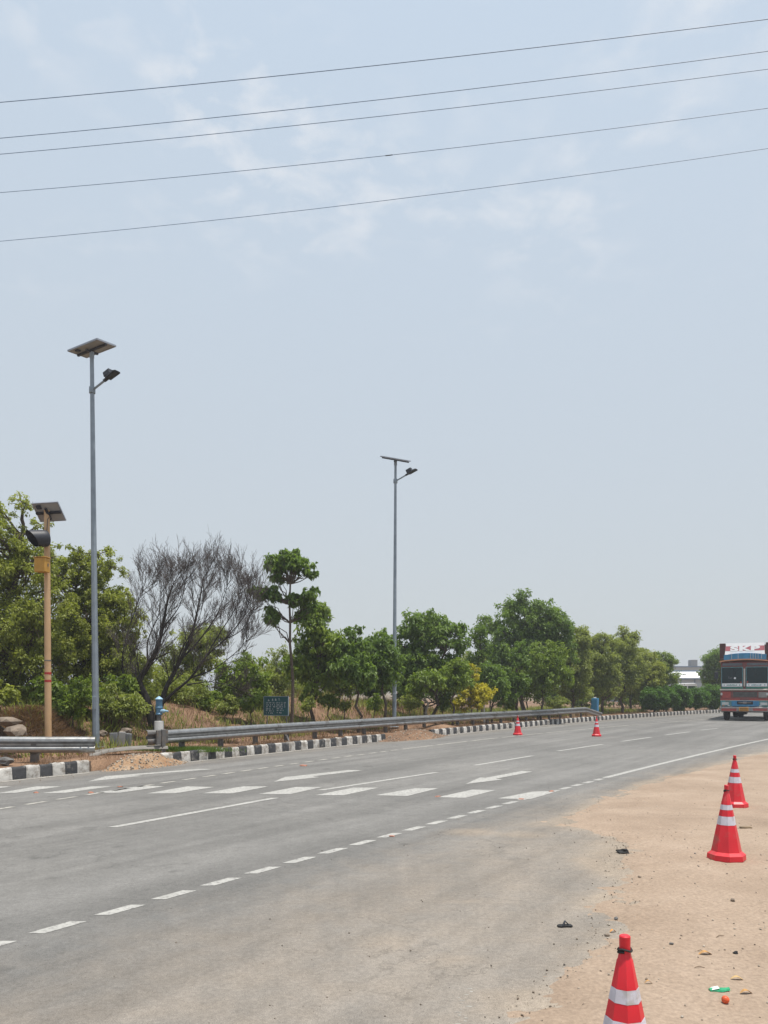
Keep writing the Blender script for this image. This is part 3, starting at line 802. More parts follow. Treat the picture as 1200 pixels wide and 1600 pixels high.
def street_lamp(px, d, ybase, ytop, yarm, pa, pb, arm_dir, rise, label, top_px=None):
    zb = CAM_H - (ybase - HORIZON) / FPX * d; zt = CAM_H - (ytop - HORIZON) / FPX * d; za = CAM_H - (yarm - HORIZON) / FPX * d
    X = (px - 600) / FPX * d
    lean = 0 if top_px is None else ((top_px - px) / FPX * d) / (zt - zb)
    root = empty('solar_street_lamp', (X, d, zb), label=label, cat='street lamp', group='solar street lamps')
    root.rotation_euler = (0, math.atan(lean), 0)
    h = zt - zb; ha = za - zb
    mb = MB(); mb.lathe([(0.090, 0.0), (0.082, 0.5), (0.046, h)], 8, rot=R(22.5)); pole = mb.build('pole', M_pole, root, smooth=25)
    mb = MB(); mb.box(-0.16, 0.16, -0.16, 0.16, 0.0, 0.022, b=0.004)
    mb.build('base_plate', M_pole, root)
    for sx in (-1, 1):
        for sy in (-1, 1):
            mb = MB(); mb.tube([(sx * 0.125, sy * 0.125, 0.02), (sx * 0.125, sy * 0.125, 0.085)], 0.014, 6); mb.build('anchor_bolt', M_galv, root)
    mb = MB(); mb.box(-0.006, 0.006, -0.104, -0.078, 0.9, 1.25, b=0.003); mb.box(-0.05, 0.05, -0.094, -0.074, 0.92, 1.23, b=0.006); mb.build('hatch', M_pole, root)
    solar_panel(root, (0, 0, h + 0.10), pa, pb)
    mb = MB(); mb.lathe([(0.052, h - 0.12), (0.056, h - 0.11), (0.056, h + 0.03), (0.03, h + 0.04)], 10); mb.build('top_bracket', M_pole, root)
    ad = Vector((*arm_dir, 0)).normalized(); L = 0.46
    s0 = Vector((0, 0, ha)); e0 = s0 + ad * L + Vector((0, 0, L * rise))
    mb = MB(); mb.tube([s0, e0], 0.026, 8); arm = mb.build('arm', M_pole, root)
    mb = MB(); mb.lathe([(0.072, ha - 0.07), (0.076, ha - 0.06), (0.076, ha + 0.07), (0.072, ha + 0.08)], 10); mb.build('collar', M_pole, arm)
    u = (e0 - s0).normalized(); s_ = Vector((-u.y, u.x, 0)).normalized(); w = u.cross(s_)
    if w.z < 0: w = -w
    M = Matrix(((u.x, s_.x, w.x, e0.x), (u.y, s_.y, w.y, e0.y), (u.z, s_.z, w.z, e0.z), (0, 0, 0, 1))) @ Matrix.Scale(0.70, 4)
    mb = MB(); mb.box(-0.08, 0.16, -0.06, 0.06, -0.035, 0.035, M=M, b=0.012)
    v0 = [(0.10, -0.13, -0.035), (0.56, -0.15, -0.035), (0.60, -0.10, -0.03), (0.60, 0.10, -0.03), (0.56, 0.15, -0.035), (0.10, 0.13, -0.035)]
    v1 = [(0.12, -0.10, 0.035), (0.50, -0.12, 0.025), (0.58, -0.08, 0.005), (0.58, 0.08, 0.005), (0.50, 0.12, 0.025), (0.12, 0.10, 0.035)]
    mb.add([M @ Vector(p) for p in v0 + v1], [(5, 4, 3, 2, 1, 0), (6, 7, 8, 9, 10, 11)] + [(k, (k + 1) % 6, 6 + (k + 1) % 6, 6 + k) for k in range(6)])
    head = mb.build('lamp_head', M_dark, root)
    mb = MB(); mb.box(0.04, 0.34, -0.11, 0.11, 0.038, 0.21, M=M, b=0.012); mb.build('battery_box', M_dark, head)
    mb = MB(); mb.box(0.20, 0.52, -0.09, 0.09, -0.042, -0.036, M=M); mb.build('lens', pmat('lamp_lens', (0.03, 0.03, 0.035), rough=0.3), head)
    return root
street_lamp(150, 18.5, 1168, 552, 610, (0.93, -0.57, 0.02), (0.29, 0.46, 0.03), (0.83, -0.45), 0.36, 'nearer and taller-looking solar street lamp beside the short left guardrail', top_px=143.5)
street_lamp(616, 28.0, 1136, 722, 752, (1.02, -0.12, -0.21), (0.10, 0.52, 0.155), (0.83, -0.40), 0.42, 'farther solar street lamp rising behind the middle of the long guardrail', top_px=618)

# ------------------------------------------------------------------ solar hazard flasher
fd = 16.8; fz = 0.35
FX = (75.5 - 600) / FPX * fd
fl = empty('solar_flasher_post', (FX, fd, fz), label='tan post carrying a small solar panel, hooded black signal and ochre box', cat='signal post')
fl.rotation_euler = (0, -0.006, 0)
def fp(px, py): return Vector(((px - 75.5) / FPX * fd, 0, CAM_H - (py - HORIZON) / FPX * fd - fz))
ht = fp(73, 797).z
mb = MB(); mb.lathe([(0.072, -0.2), (0.070, 1.0), (0.060, ht)], 14); mb.build('pole', M_tan, fl)
for py_ in (1052, 1064):
    mb = MB(); z = fp(0, py_).z; mb.lathe([(0.0715, z - 0.025), (0.0715, z + 0.025)], 14); mb.build('red_band', M_redpaint, fl)
mb = MB(); z = fp(0, 1032).z; mb.lathe([(0.073, z - 0.012), (0.075, z), (0.073, z + 0.012)], 14); mb.build('strap', M_post, fl)
solar_panel(fl, fp(78, 800) + Vector((0, 0.02, 0.0)), (0.57, 0.0, 0.03), (0.04, 0.35, -0.33), th=0.03)
mb = MB(); z1 = fp(0, 800).z; mb.tube([(0.02, -0.075, z1 - 0.02), (0.10, -0.06, z1 - 0.10), (0.05, -0.085, z1 - 0.18), (0.03, -0.078, fp(0, 835).z)], 0.008, 6); mb.build('cable', M_dark, fl)
# signal head: short body on the post and a long hood
zc = fp(0, 843).z; ax = Vector((-0.66, -0.72, -0.16)).normalized(); sx_ = Vector((-ax.y, ax.x, 0)); up_ = ax.cross(sx_).normalized(); up_ = up_ if up_.z > 0 else -up_
M = Matrix(((sx_.x, up_.x, ax.x, 0.03), (sx_.y, up_.y, ax.y, -0.12), (sx_.z, up_.z, ax.z, zc), (0, 0, 0, 1))) @ Matrix.Scale(0.9, 4)
mb = MB(); mb.lathe([(0.08, -0.06), (0.185, -0.03), (0.205, 0.02), (0.205, 0.10), (0.18, 0.11)], 20, M=M.to_3x3().to_4x4(), c=M.to_translation()); hd = mb.build('signal_head', M_dark, fl)
mb = MB(); mb.lathe([(0.165, 0.112), (0.12, 0.128), (0.0, 0.135)], 20, M=M.to_3x3().to_4x4(), c=M.to_translation()); mb.build('signal_lens', pmat('amber_lens', (0.10, 0.035, 0.006), rough=0.15), hd)
vv, ff = [], []
nh = 20
for k in range(nh + 1):
    a = R(-150) + R(300) * k / nh + R(90)
    ln = 0.14 + 0.10 * (1 + math.sin(a))
    for r_, t_ in ((0.205, 0.10), (0.205, 0.10 + max(0.14, ln)), (0.198, 0.10 + max(0.14, ln)), (0.198, 0.10)):
        vv.append(M @ Vector((r_ * math.cos(a), r_ * math.sin(a), t_)))
for k in range(nh):
    for j in range(4): ff.append((k * 4 + j, k * 4 + (j + 1) % 4, (k + 1) * 4 + (j + 1) % 4, (k + 1) * 4 + j))
ff += [(0, 1, 2, 3), tuple(nh * 4 + j for j in (3, 2, 1, 0))]
mb = MB(); mb.add(vv, ff); mb.build('hood', M_dark, hd, smooth=30)
z0, z1 = fp(0, 896).z, fp(0, 874).z
mb = MB(); mb.box(-0.14, 0.11, -0.27, -0.068, z0, z1, b=0.008, M=Matrix.Rotation(R(-8), 4, 'Z')); bx = mb.build('battery_box', M_ochre, fl)
mb = MB(); mb.box(-0.16, 0.13, -0.29, -0.068, z1 + 0.001, z1 + 0.018, b=0.004, M=Matrix.Rotation(R(-8), 4, 'Z')); mb.build('box_lid', M_ochre, bx)
mb = MB(); mb.box(0.112, 0.122, -0.17, -0.14, (z0 + z1) / 2 - 0.03, (z0 + z1) / 2 + 0.03, M=Matrix.Rotation(R(-8), 4, 'Z')); mb.build('latch', M_post, bx)

# ------------------------------------------------------------------ blue standpipe, sign board, slabs, drum
hp = atd(248.5, 1142, 18.9); hz = 0.15
hyd = empty('blue_standpipe', (hp.x, hp.y, hz), label='blue valve standpipe with side outlet on a white pedestal beside the bare tree', cat='standpipe')
k_ = 18.9 / FPX
def hh(py): return CAM_H - (py - HORIZON) * k_ - hz
mb = MB(); mb.lathe([(0.115, 0), (0.115, hh(1128)), (0.108, hh(1126.5)), (0.0, hh(1126))], 18); mb.build('pedestal', M_whiteconc, hyd)
mb = MB(); mb.lathe([(0.058, hh(1127)), (0.058, hh(1116))], 12); mb.build('pipe', M_post, hyd)
mb = MB(); mb.lathe([(0.062, hh(1117)), (0.085, hh(1116.5)), (0.085, hh(1115)), (0.072, hh(1114)), (0.072, hh(1107)), (0.09, hh(1106.5)), (0.09, hh(1105)), (0.078, hh(1104)), (0.082, hh(1095)), (0.09, hh(1093.5)), (0.06, hh(1093))], 18); body = mb.build('valve_body', M_blue, hyd)
mb = MB(); mb.lathe([(0.088, hh(1093)), (0.098, hh(1092.4)), (0.05, hh(1089.5)), (0.016, hh(1088.2)), (0.0, hh(1087.6))], 18); mb.build('cap', M_lightblue, hyd)
zo = hh(1111)
mb = MB(); mb.tube([(0.05, -0.02, zo), (0.13, -0.03, zo), (0.16, -0.03, zo)], [0.045, 0.05, 0.03], 12); mb.tube([(0.15, -0.03, zo + 0.005), (0.24, -0.04, zo - 0.005)], [0.028, 0.018], 8); mb.build('outlet', M_lightblue, hyd)
mb = MB()
for k in range(6):
    a = k * math.pi / 3; mb.tube([(0.082 * math.cos(a), 0.082 * math.sin(a), hh(1108)), (0.082 * math.cos(a), 0.082 * math.sin(a), hh(1103.5))], 0.008, 6)
tag(mb.build('flange_bolts', M_blue, body), kind='stuff')

sd_ = 22.3
sp = atd(431.5, 1103, sd_); sgz = zm(sp.x, sp.y)
sign = empty('notice_board', (sp.x, sp.y, sgz), rz=R(-24), label='dark green notice board with rows of white lettering behind the guardrail', cat='notice board')
zc = sp.z - sgz; W2, H2 = 0.405, 0.265
mb = MB(); mb.box(-W2, W2, -0.012, 0.012, zc - H2, zc + H2); board = mb.build('board', M_signgreen, sign)
mb = MB()
for s_ in (-1, 1):
    mb.box(-W2 - 0.015, W2 + 0.015, -0.018, 0.016, zc + s_ * (H2 + 0.009) - 0.009, zc + s_ * (H2 + 0.009) + 0.009)
    mb.box(s_ * (W2 + 0.008) - 0.0075, s_ * (W2 + 0.008) + 0.0075, -0.017, 0.015, zc - H2, zc + H2)
mb.build('board_frame', pmat('sign_frame', (0.22, 0.27, 0.30), rough=0.5), sign)
for s_ in (-1, 1):
    mb = MB(); mb.tube([(s_ * 0.33, 0.035, -0.3), (s_ * 0.33, 0.035, zc + H2)], 0.018, 8); mb.build('leg', M_post, sign)
rnd = random.Random(12); mb = MB()
def glyph_row(x0, x1, z, h, gap=0.02):
    """a row of small curled letter marks too small to read, grouped into words"""
    x = x0
    while x < x1:
        wl = min(rnd.uniform(0.05, 0.12), x1 - x)
        n = max(1, int(wl / (h * 0.8)))
        for j in range(n):
            gx_ = x + j * h * 0.8
            mb.box(gx_, gx_ + h * 0.62, -0.0150, -0.0128, z - h * rnd.uniform(0.28, 0.5), z - h * rnd.uniform(0.05, 0.2))
            mb.box(gx_ + h * 0.1, gx_ + h * rnd.uniform(0.3, 0.6), -0.0148, -0.0126, z + h * 0.05, z + h * rnd.uniform(0.25, 0.5))
        x += wl + gap
glyph_row(-0.27, -0.09, zc + 0.175, 0.075, 0.05); glyph_row(-0.03, 0.16, zc + 0.19, 0.075, 0.03)
for r_, (za, xa, xb) in enumerate([(0.095, -0.34, 0.35), (0.035, -0.34, 0.33), (-0.020, -0.33, 0.30)]): glyph_row(xa, xb, zc + za, 0.042)
for za in (-0.085, -0.14, -0.205): glyph_row(-0.34, rnd.uniform(-0.12, -0.04), zc + za, 0.038); glyph_row(0.03, rnd.uniform(0.2, 0.34), zc + za + 0.012, 0.038)
tag(mb.build('lettering', M_signwhite, board, smooth=0), kind='stuff')
# bent white pipe in front of the board
bp = atd(436, 1120, 21.6); z0 = zm(bp.x, bp.y)
arch = MB(); pts = [(-0.28 + 0.56 * k / 10, 0, 0.30 * math.sin(math.pi * min(1, 0.12 + k / 10 * 0.88)) ** 0.6) for k in range(11)]
arch.tube(pts, 0.022, 8)
o = arch.build('bent_pipe', M_whiteconc, None, (bp.x, bp.y, z0 + 0.02)); tag(o, 'pale bent pipe arching from the ground in front of the notice board', 'pipe')

# three grey slabs stood on end and a boulder on the heap
gs = atd(187, 1172, 18.9)
for i, (px_, w_, h_, c_) in enumerate([(178.5, 11.5, 28, 0), (189.5, 10, 29.5, 1), (199, 9, 27, 0)]):
    p = atd(px_, 1173, 18.9 + 0.05 * i); kk = p.y / FPX
    mb = MB(); mb.box(-w_ * kk / 2, w_ * kk / 2, -0.05, 0.05, -0.12, h_ * kk, b=0.008); 
    if c_ == 0: mb.box(-0.012, 0.012, -0.056, -0.048, -0.1, h_ * kk - 0.02)
    o = mb.build('concrete_slab', M_conc if c_ else pmat('dark_concrete_%d' % i, (0.19, 0.195, 0.20), rough=0.9, var=0.2), None, (p.x, p.y, p.z), (0, R([-2, 3, 5][i]), R([8, 4, -12][i])))
    tag(o, ['leftmost grey slab standing upright by the broken kerb', 'palest middle slab standing upright by the broken kerb', 'rightmost grey slab standing upright by the broken kerb'][i], 'slab', 'slabs by the broken kerb')
def rock_mesh(name, r3, seed, mat, sub=2, rough=0.22):
    bm = bmesh.new(); bmesh.ops.create_icosphere(bm, subdivisions=sub, radius=1.0)
    r_ = random.Random(seed); ph = [r_.uniform(0, 6) for _ in range(9)]
    for v in bm.verts:
        c = v.co
        f = 1 + rough * (math.sin(c.x * 2.3 + ph[0]) * math.cos(c.y * 2.7 + ph[1]) + 0.6 * math.sin(c.z * 4.1 + ph[2] + c.x * 2) + 0.35 * math.sin(c.y * 7 + ph[3] + c.z * 5)) + r_.uniform(-0.16, 0.16) * (rough > 0.1)
        v.co = Vector((c.x * r3[0], c.y * r3[1], c.z * r3[2])) * f
    me = bpy.data.meshes.new(name); bm.to_mesh(me); bm.free(); me.materials.append(mat)
    me.polygons.foreach_set('use_smooth', [True] * len(me.polygons)); me.set_sharp_from_angle(angle=R(14))
    return me
def rock(px, py, d, r3, seed, label, mat=M_palestone, name='boulder', rz=0.0):
    p = atd(px, py, d)
    o = link_mesh(name, rock_mesh(name, r3, seed, mat), None, p, (0, 0, rz)); tag(o, label, 'rock', 'rocks along the median'); return o
rock(196, 1144, 19.3, (0.15, 0.13, 0.10), 1, 'rounded grey boulder perched behind the three upright slabs')
rock(12, 1127, 16.4, (0.22, 0.20, 0.11), 2, 'large pale angular rock at the left edge above the guardrail')
rock(27, 1142, 16.2, (0.20, 0.2, 0.15), 3, 'pale rock just left of the tan post, touching the guardrail')
rock(-8, 1145, 16.5, (0.25, 0.2, 0.2), 4, 'dark rock cut by the left edge of the photo', M_bark)
rock(160, 1146, 18.9, (0.12, 0.1, 0.08), 6, 'small brown stone beside the foot of the nearer lamp post')
rock(8, 1190, 14.7, (0.16, 0.12, 0.07), 7, 'dark stone under the left end of the short guardrail', M_post)
for i, px_ in enumerate((894, 905, 918, 930)):
    p = atd(px_, 1121, 41.2 + i * 0.5)
    mb = MB(); mb.box(-0.14, 0.14, -0.1, 0.1, -0.05, 0.30, b=0.02)
    o = mb.build('sandstone_block', pmat('sandstone_%d' % i, (0.36, 0.27, 0.16), rough=0.9, var=0.2), None, (p.x, p.y, 0.16), (0, 0, R(30 + 4 * i)))
    tag(o, ['first', 'second', 'third', 'fourth'][i] + ' tan stone block from the left under the far end of the guardrail', 'block', 'tan blocks under the rail')
bd = atd(929.5, 1104, 44.5); bz = zm(bd.x, bd.y)
drum = empty('blue_cabinet', (bd.x, bd.y, bz), rz=R(-30), label='small blue cabinet standing among tree trunks behind the far guardrail end', cat='cabinet')
kk = 44.5 / FPX; z1 = CAM_H - (1091 - HORIZON) * kk - bz
mb = MB(); mb.box(-0.19, 0.19, -0.16, 0.16, 0.0, z1, b=0.015); mb.build('body', pmat('cabinet_blue', (0.045, 0.22, 0.42), rough=0.5), drum)
mb = MB(); mb.box(-0.15, 0.15, -0.172, -0.161, 0.08, z1 - 0.06, b=0.004); dr_ = mb.build('door', pmat('cabinet_blue_door', (0.06, 0.26, 0.46), rough=0.5), drum)
mb = MB(); mb.box(0.10, 0.12, -0.185, -0.173, z1 * 0.45, z1 * 0.6); mb.build('handle', M_post, dr_)
mb = MB(); mb.lathe([(0.10, z1 + 0.001), (0.10, z1 + 0.04), (0.03, z1 + 0.06)], 12); mb.build('cap', M_whiteconc, drum)
for px_, py0, py1, d_, lab in [(757, 1096, 1116, 33.5, 'short pale marker post leaning by the yellow bush')]:
    p = atd(px_, py1, d_); z0 = zm(p.x, p.y); h_ = (CAM_H - (py0 - HORIZON) / FPX * d_) - z0
    mb = MB(); mb.tube([(0, 0, -0.1), (-0.03, 0, h_)], 0.04, 8); o = mb.build('marker_post', M_whiteconc, None, (p.x, p.y, z0)); tag(o, lab, 'post')

# ------------------------------------------------------------------ traffic cones
def make_cone():
    root = empty('traffic_cone')
    H_ = 0.715; n = 8; ro = R(22.5)
    def rad(z): return 0.134 + (0.028 - 0.134) * (z - 0.10) / (0.63 - 0.10)
    mb = MB(); mb.lathe([(0.172, 0.0), (0.177, 0.008), (0.173, 0.055), (0.138, 0.082), (0.1345, 0.10)], n, rot=ro); mb.build('base', M_cone, root, smooth=20)
    mb = MB(); mb.lathe([(rad(0.10), 0.10), (rad(0.335), 0.335)], n, rot=ro); mb.lathe([(rad(0.418), 0.418), (rad(0.478), 0.478)], n, rot=ro)
    mb.lathe([(rad(0.527), 0.527), (rad(0.625), 0.625), (rad(0.625) - 0.003, 0.63), (0.0205, 0.655)], n, rot=ro)
    mb.build('cone_body', M_cone, root, smooth=20)
    for a, b in ((0.336, 0.417), (0.479, 0.526)):
        mb = MB(); mb.lathe([(rad(a) + 0.0008, a), (rad(b) + 0.0008, b)], n, rot=ro); mb.build('reflective_band', M_band, root, smooth=20)
    mb = MB(); mb.lathe([(0.0200, 0.655), (0.0205, H_ - 0.004), (0.017, H_), (0.0, H_)], 14); mb.build('top_collar', M_cone, root)
    mb = MB()
    ring = [(0.0245 * math.cos(a), 0.0245 * math.sin(a), 0.664 + 0.004 * math.sin(2 * a)) for a in [2 * math.pi * k / 20 for k in range(21)]]
    mb.tube(ring, 0.0042, 6); ring2 = [(x * 0.95, y * 0.95, z - 0.010) for x, y, z in ring[2:14]]; mb.tube(ring2, 0.005, 6)
    mb.build('rope_ring', M_black, root)
    return root
cone0 = make_cone()
cones = [((1135, 1346), None, 8, 'red striped cone on the sand, front one of the overlapping pair'), ((1148, 1263), None, -6, 'red striped cone on the sand, behind the front one of the pair'),
         ((809, 1148.5), None, 20, 'left of the two small red cones far off on the asphalt'), ((932, 1150.5), None, 35, 'right of the two small red cones far off on the asphalt'), (None, (0.889, 2.835), 14, 'nearest red striped cone, cut off by the bottom of the photo')]
for i, (pp, xy, rz_, lab) in enumerate(cones):
    c = cone0 if i == 0 else copy_tree(cone0)
    if xy is None: p = at(*pp); xy = (p.x, p.y)
    zz = 0.0
    if i in (0, 1, 4):
        j = np.argmin((VX - xy[0]) ** 2 + (VY - xy[1]) ** 2); zz = float(VZ.ravel()[j]) - 0.004
    c.location = (xy[0], xy[1], zz); c.rotation_euler = (0, 0, R(rz_)); tag(c, lab, 'traffic cone', 'red traffic cones')

# ------------------------------------------------------------------ overhead wires
for i, (ya, ym, yb, zz, th) in enumerate([(160, 101, 30, 9.6, 0.0065), (216, 155, 80, 9.4, 0.006), (241, 181, 108, 9.6, 0.006), (301, 243.5, 169, 9.2, 0.0055), (377, 313.5, 232, 8.9, 0.0055)]):
    def P3(px, py):
        d = FPX * (zz - CAM_H) / (HORIZON - py); return Vector(((px - 600) / FPX * d, d, zz))
    A, B = P3(0, ya), P3(1200, yb); C = (A + B) / 2
    # middle of the span seen at column 600
    t = 0.5; D = B - A
    s0 = -A.x / D.x; mid = A + D * s0
    zs = CAM_H + (HORIZON - ym) / FPX * mid.y; sag = zz - zs
    c2 = sag / (s0 * (1 - s0))
    pts = [A + D * t_ - Vector((0, 0, c2 * t_ * (1 - t_))) for t_ in np.linspace(-2.2, 3.2, 60)]
    mb = MB(); mb.tube(pts, th * 0.72, 5)
    o = mb.build('overhead_wire', M_wire); tag(o, ['topmost', 'second', 'middle', 'fourth', 'lowest'][i] + (' of the five overhead wires crossing the sky' if i not in (1, 3) else ' from the top of the five overhead wires crossing the sky'), 'wire', 'overhead wires')
    if i == 3:
        p = pts[int((0.56 + 2.2) / 5.4 * 59)]; nxt = pts[int((0.56 + 2.2) / 5.4 * 59) + 1]
        mb = MB(); u = (nxt - p).normalized(); mb.tube([p - u * 0.05, p + u * 0.05], 0.0065, 6); s_ = mb.build('wire_splice', M_dark, o)

# ------------------------------------------------------------------ truck
TD = 40.6
tp = at(1163, 1126.6); 
truck = empty('goods_truck', (tp.x, tp.y, 0), rz=R(-31), label='red and blue painted goods truck approaching on the road at the right', cat='truck')
C_maroon = pmat('truck_maroon_paint', (0.17, 0.035, 0.03), rough=0.45, var=0.15, vscale=3, dirt=(0.20, 0.12, 0.09), dirt_amt=0.2)
C_red = pmat('truck_red_paint', (0.34, 0.055, 0.045), rough=0.45, var=0.15)
C_blue = pmat('truck_blue_paint', (0.035, 0.21, 0.40), rough=0.45, var=0.2)
C_teal = pmat('truck_teal_paint', (0.09, 0.27, 0.30), rough=0.5, var=0.3, vscale=9, dirt=(0.20, 0.17, 0.13), dirt_amt=0.35, dirt_scale=5)
C_cream = pmat('truck_cream_paint', (0.55, 0.50, 0.44), rough=0.5, var=0.12)
C_white = pmat('truck_white_board', (0.78, 0.78, 0.79), rough=0.5, var=0.03)
C_orange = pmat('truck_orange_trim', (0.58, 0.26, 0.14), rough=0.5, var=0.15)
C_glass = pmat('dark_glass', (0.010, 0.026, 0.030), rough=0.12, var=0.2, spec=0.25)
C_vglass = pmat('tinted_vent_glass', (0.10, 0.11, 0.13), rough=0.15, var=0.2)
C_grey = pmat('truck_grey_panel', (0.24, 0.23, 0.22), rough=0.5, var=0.2)
C_green = pmat('truck_green_paint', (0.04, 0.20, 0.15), rough=0.5, var=0.2)
C_plate = pmat('orange_number_plate', (0.55, 0.25, 0.03), rough=0.5, var=0.08)
C_steel = pmat('bumper_steel', (0.27, 0.255, 0.25), rough=0.5, metal=0.3, var=0.25, vscale=8)
C_brown = pmat('cargo_brown_paint', (0.075, 0.022, 0.020), rough=0.6, var=0.2, vscale=3)
C_lamp = pmat('headlamp_glass', (0.55, 0.56, 0.55), rough=0.1, var=0.05)
def part(name, mat, parent, boxes, b=0.012, smooth=32):
    mb = MB()
    for bx_ in boxes: mb.box(*bx_, b=b)
    return mb.build(name, mat, parent, smooth=smooth)
# x across (viewer's right +), y back from the front face, z up
cab = part('cab', C_maroon, truck, [(-1.17, 1.17, 0.06, 1.75, 1.05, 3.16)], b=0.05)
part('front_panel', pmat('truck_front_red', (0.19, 0.055, 0.05), rough=0.5, var=0.3, vscale=5), truck, [(-1.18, 1.18, 0.0, 0.06, 1.10, 1.62)], b=0.02)
part('grille', pmat('grille_dark', (0.09, 0.085, 0.08), rough=0.5, var=0.3), truck, [(-0.55, 0.62, -0.02, 0.0, 1.27, 1.55)], b=0.01)
for k in range(3): part('grille_bar', M_dark, truck, [(-0.52, 0.6, -0.03, -0.021, 1.32 + 0.08 * k, 1.335 + 0.08 * k)], b=0.0)
part('front_panel_square', C_red, truck, [(-1.08, -0.66, -0.03, -0.001, 1.22, 1.56)], b=0.02)
part('side_panel', C_grey, truck, [(0.68, 1.10, -0.02, -0.001, 1.25, 1.54)], b=0.01)
part('ledge', C_cream, truck, [(-1.21, 1.21, -0.09, 0.059, 1.625, 1.70)], b=0.02)
part('red_stripe', C_red, truck, [(-1.17, -0.2, -0.025, -0.001, 1.11, 1.19), (0.25, 1.17, -0.025, -0.001, 1.11, 1.19)], b=0.008)
part('green_sill', C_green, truck, [(-1.12, -0.06, 0.02, 0.059, 1.72, 1.80), (0.06, 1.12, 0.02, 0.059, 1.72, 1.80)], b=0.008)
for s_ in (-1, 1):
    x0, x1 = (0.10, 1.10) if s_ > 0 else (-1.10, -0.10)
    w_ = part('windscreen', C_glass, truck, [(x0, x1, 0.035, 0.058, 1.81, 2.84)], b=0.01)
    mb = MB()
    mb.box(x0 - 0.03, x1 + 0.03, 0.015, 0.0585, 2.842, 2.875); mb.box(x0 - 0.03, x0, 0.016, 0.0587, 1.81, 2.84); mb.box(x1, x1 + 0.03, 0.016, 0.0587, 1.81, 2.84)
    mb.build('windscreen_seal', C_teal, w_, smooth=0)
    part('sun_strip', C_white, w_, [(x0 + 0.01, x1 - 0.01, 0.012, 0.0345, 1.83, 2.00)], b=0.0)
    gm = MB(); rnd = random.Random(40 + s_)
    gm.box(x0 + 0.09, x0 + 0.14, 0.0095, 0.0119, 1.885, 1.935); gm.box(x1 - 0.15, x1 - 0.10, 0.0095, 0.0119, 1.885, 1.935)
    xx = x0 + 0.24
    while xx < x1 - 0.28:
        w2 = rnd.uniform(0.03, 0.06); gm.box(xx, xx + w2, 0.0095, 0.0119, 1.875 + rnd.uniform(0, 0.01), 1.935 + rnd.uniform(-0.01, 0.01)); xx += w2 + 0.012
    gm.build('strip_lettering', C_green if s_ < 0 else C_teal, w_, smooth=0)
    part('vent_window', C_vglass, truck, [(x0 + 0.02, x1, 0.04, 0.0585, 2.945, 3.085)], b=0.01)
    mb = MB(); mb.tube([(s_ * 0.62, 0.03, 2.93), (s_ * 0.52, 0.028, 2.55)], 0.008, 5); mb.build('visor_arm', M_dark, truck)
ws = [o for o in truck.children if o.name.startswith('windscreen') and o.type == 'MESH']
mb = MB(); mb.lathe([(0.0, 0.0), (0.055, 0.0), (0.055, 0.006), (0.0, 0.006)], 14, M=Matrix.Rotation(R(90), 4, 'X'), c=(-0.46, 0.034, 2.28)); mb.build('windscreen_sticker', C_white, truck)
part('windscreen_mark', C_vglass, truck, [(-0.78, -0.74, 0.029, 0.0345, 2.26, 2.38), (-0.72, -0.66, 0.029, 0.0345, 2.25, 2.31), (-0.64, -0.60, 0.029, 0.0345, 2.26, 2.33)], b=0.0)
part('centre_pillar', C_cream, truck, [(-0.035, 0.035, 0.0, 0.058, 1.83, 2.78)], b=0.015)
part('red_light', C_red, truck, [(0.115, 0.18, -0.01, 0.03, 2.02, 2.12), (-0.20, -0.13, -0.01, 0.03, 2.02, 2.09)], b=0.01)
# roof rim: shallow arched visor
mb = MB(); fr = []
for k in range(13):
    a = -1 + k / 6
    fr.append((Vector((a * 1.22, 0, 3.17 + 0.10 * (1 - a * a))), Vector((0, 1, 0)), Vector((0, 0, 1))))
mb.sweep([(-0.07, -0.03), (-0.07, 0.03), (1.6, 0.05), (1.6, -0.06)], fr); mb.build('roof_visor', C_orange, truck)
mb = MB(); fr = []
for k in range(13):
    a = -1 + k / 6
    fr.append((Vector((a * 1.02, 0.05 + 0.08 * a * a, 3.26)), Vector((0, 1, 0)), Vector((0, 0, 1.0 + 0.35 * (1 - a * a)))))
mb.sweep([(0.0, 0.0), (0.0, 0.26), (0.3, 0.28), (0.3, 0.0)], fr); mb.build('roof_fairing', C_blue, truck)
rk = MB()
for xx in (0.30, 0.42, 0.54, 0.66, 0.82, -0.3, -0.62): rk.tube([(xx, 0.02, 3.30), (xx, 0.02, 3.60)], 0.010, 5)
rk.build('fairing_slats', C_lamp, truck)
mb = MB(); mb.add([(-0.97, 0.10, 3.54), (0.97, 0.10, 3.54), (0.92, 0.30, 4.16), (-0.92, 0.30, 4.16), (-0.97, 0.14, 3.54), (0.97, 0.14, 3.54), (0.92, 0.34, 4.16), (-0.92, 0.34, 4.16)],
                  [(0, 1, 2, 3), (7, 6, 5, 4), (0, 4, 5, 1), (1, 5, 6, 2), (2, 6, 7, 3), (3, 7, 4, 0)]); name_board = mb.build('name_board', C_white, truck, smooth=0)
tilt = math.atan2(0.20, 0.62)
mb = MB(); mb.add([(-0.95, 0.10 + 0.32 * (z - 3.54) - 0.004, z) for z in (3.74,)] + [(0.95, 0.10 + 0.32 * (3.74 - 3.54) - 0.004, 3.74), (0.93, 0.10 + 0.32 * (4.0 - 3.54) - 0.004, 4.0), (-0.93, 0.10 + 0.32 * (4.0 - 3.54) - 0.004, 4.0)], [(0, 1, 2, 3)])
mb.build('name_band', pmat('name_band_red', (0.42, 0.12, 0.14), rough=0.5, var=0.1), name_board, smooth=0)
cu = bpy.data.curves.new('lettering', 'FONT'); cu.body = 'SKP'; cu.size = 0.37; cu.align_x = 'CENTER'; cu.offset = 0.022; cu.extrude = 0.002; cu.space_character = 1.12
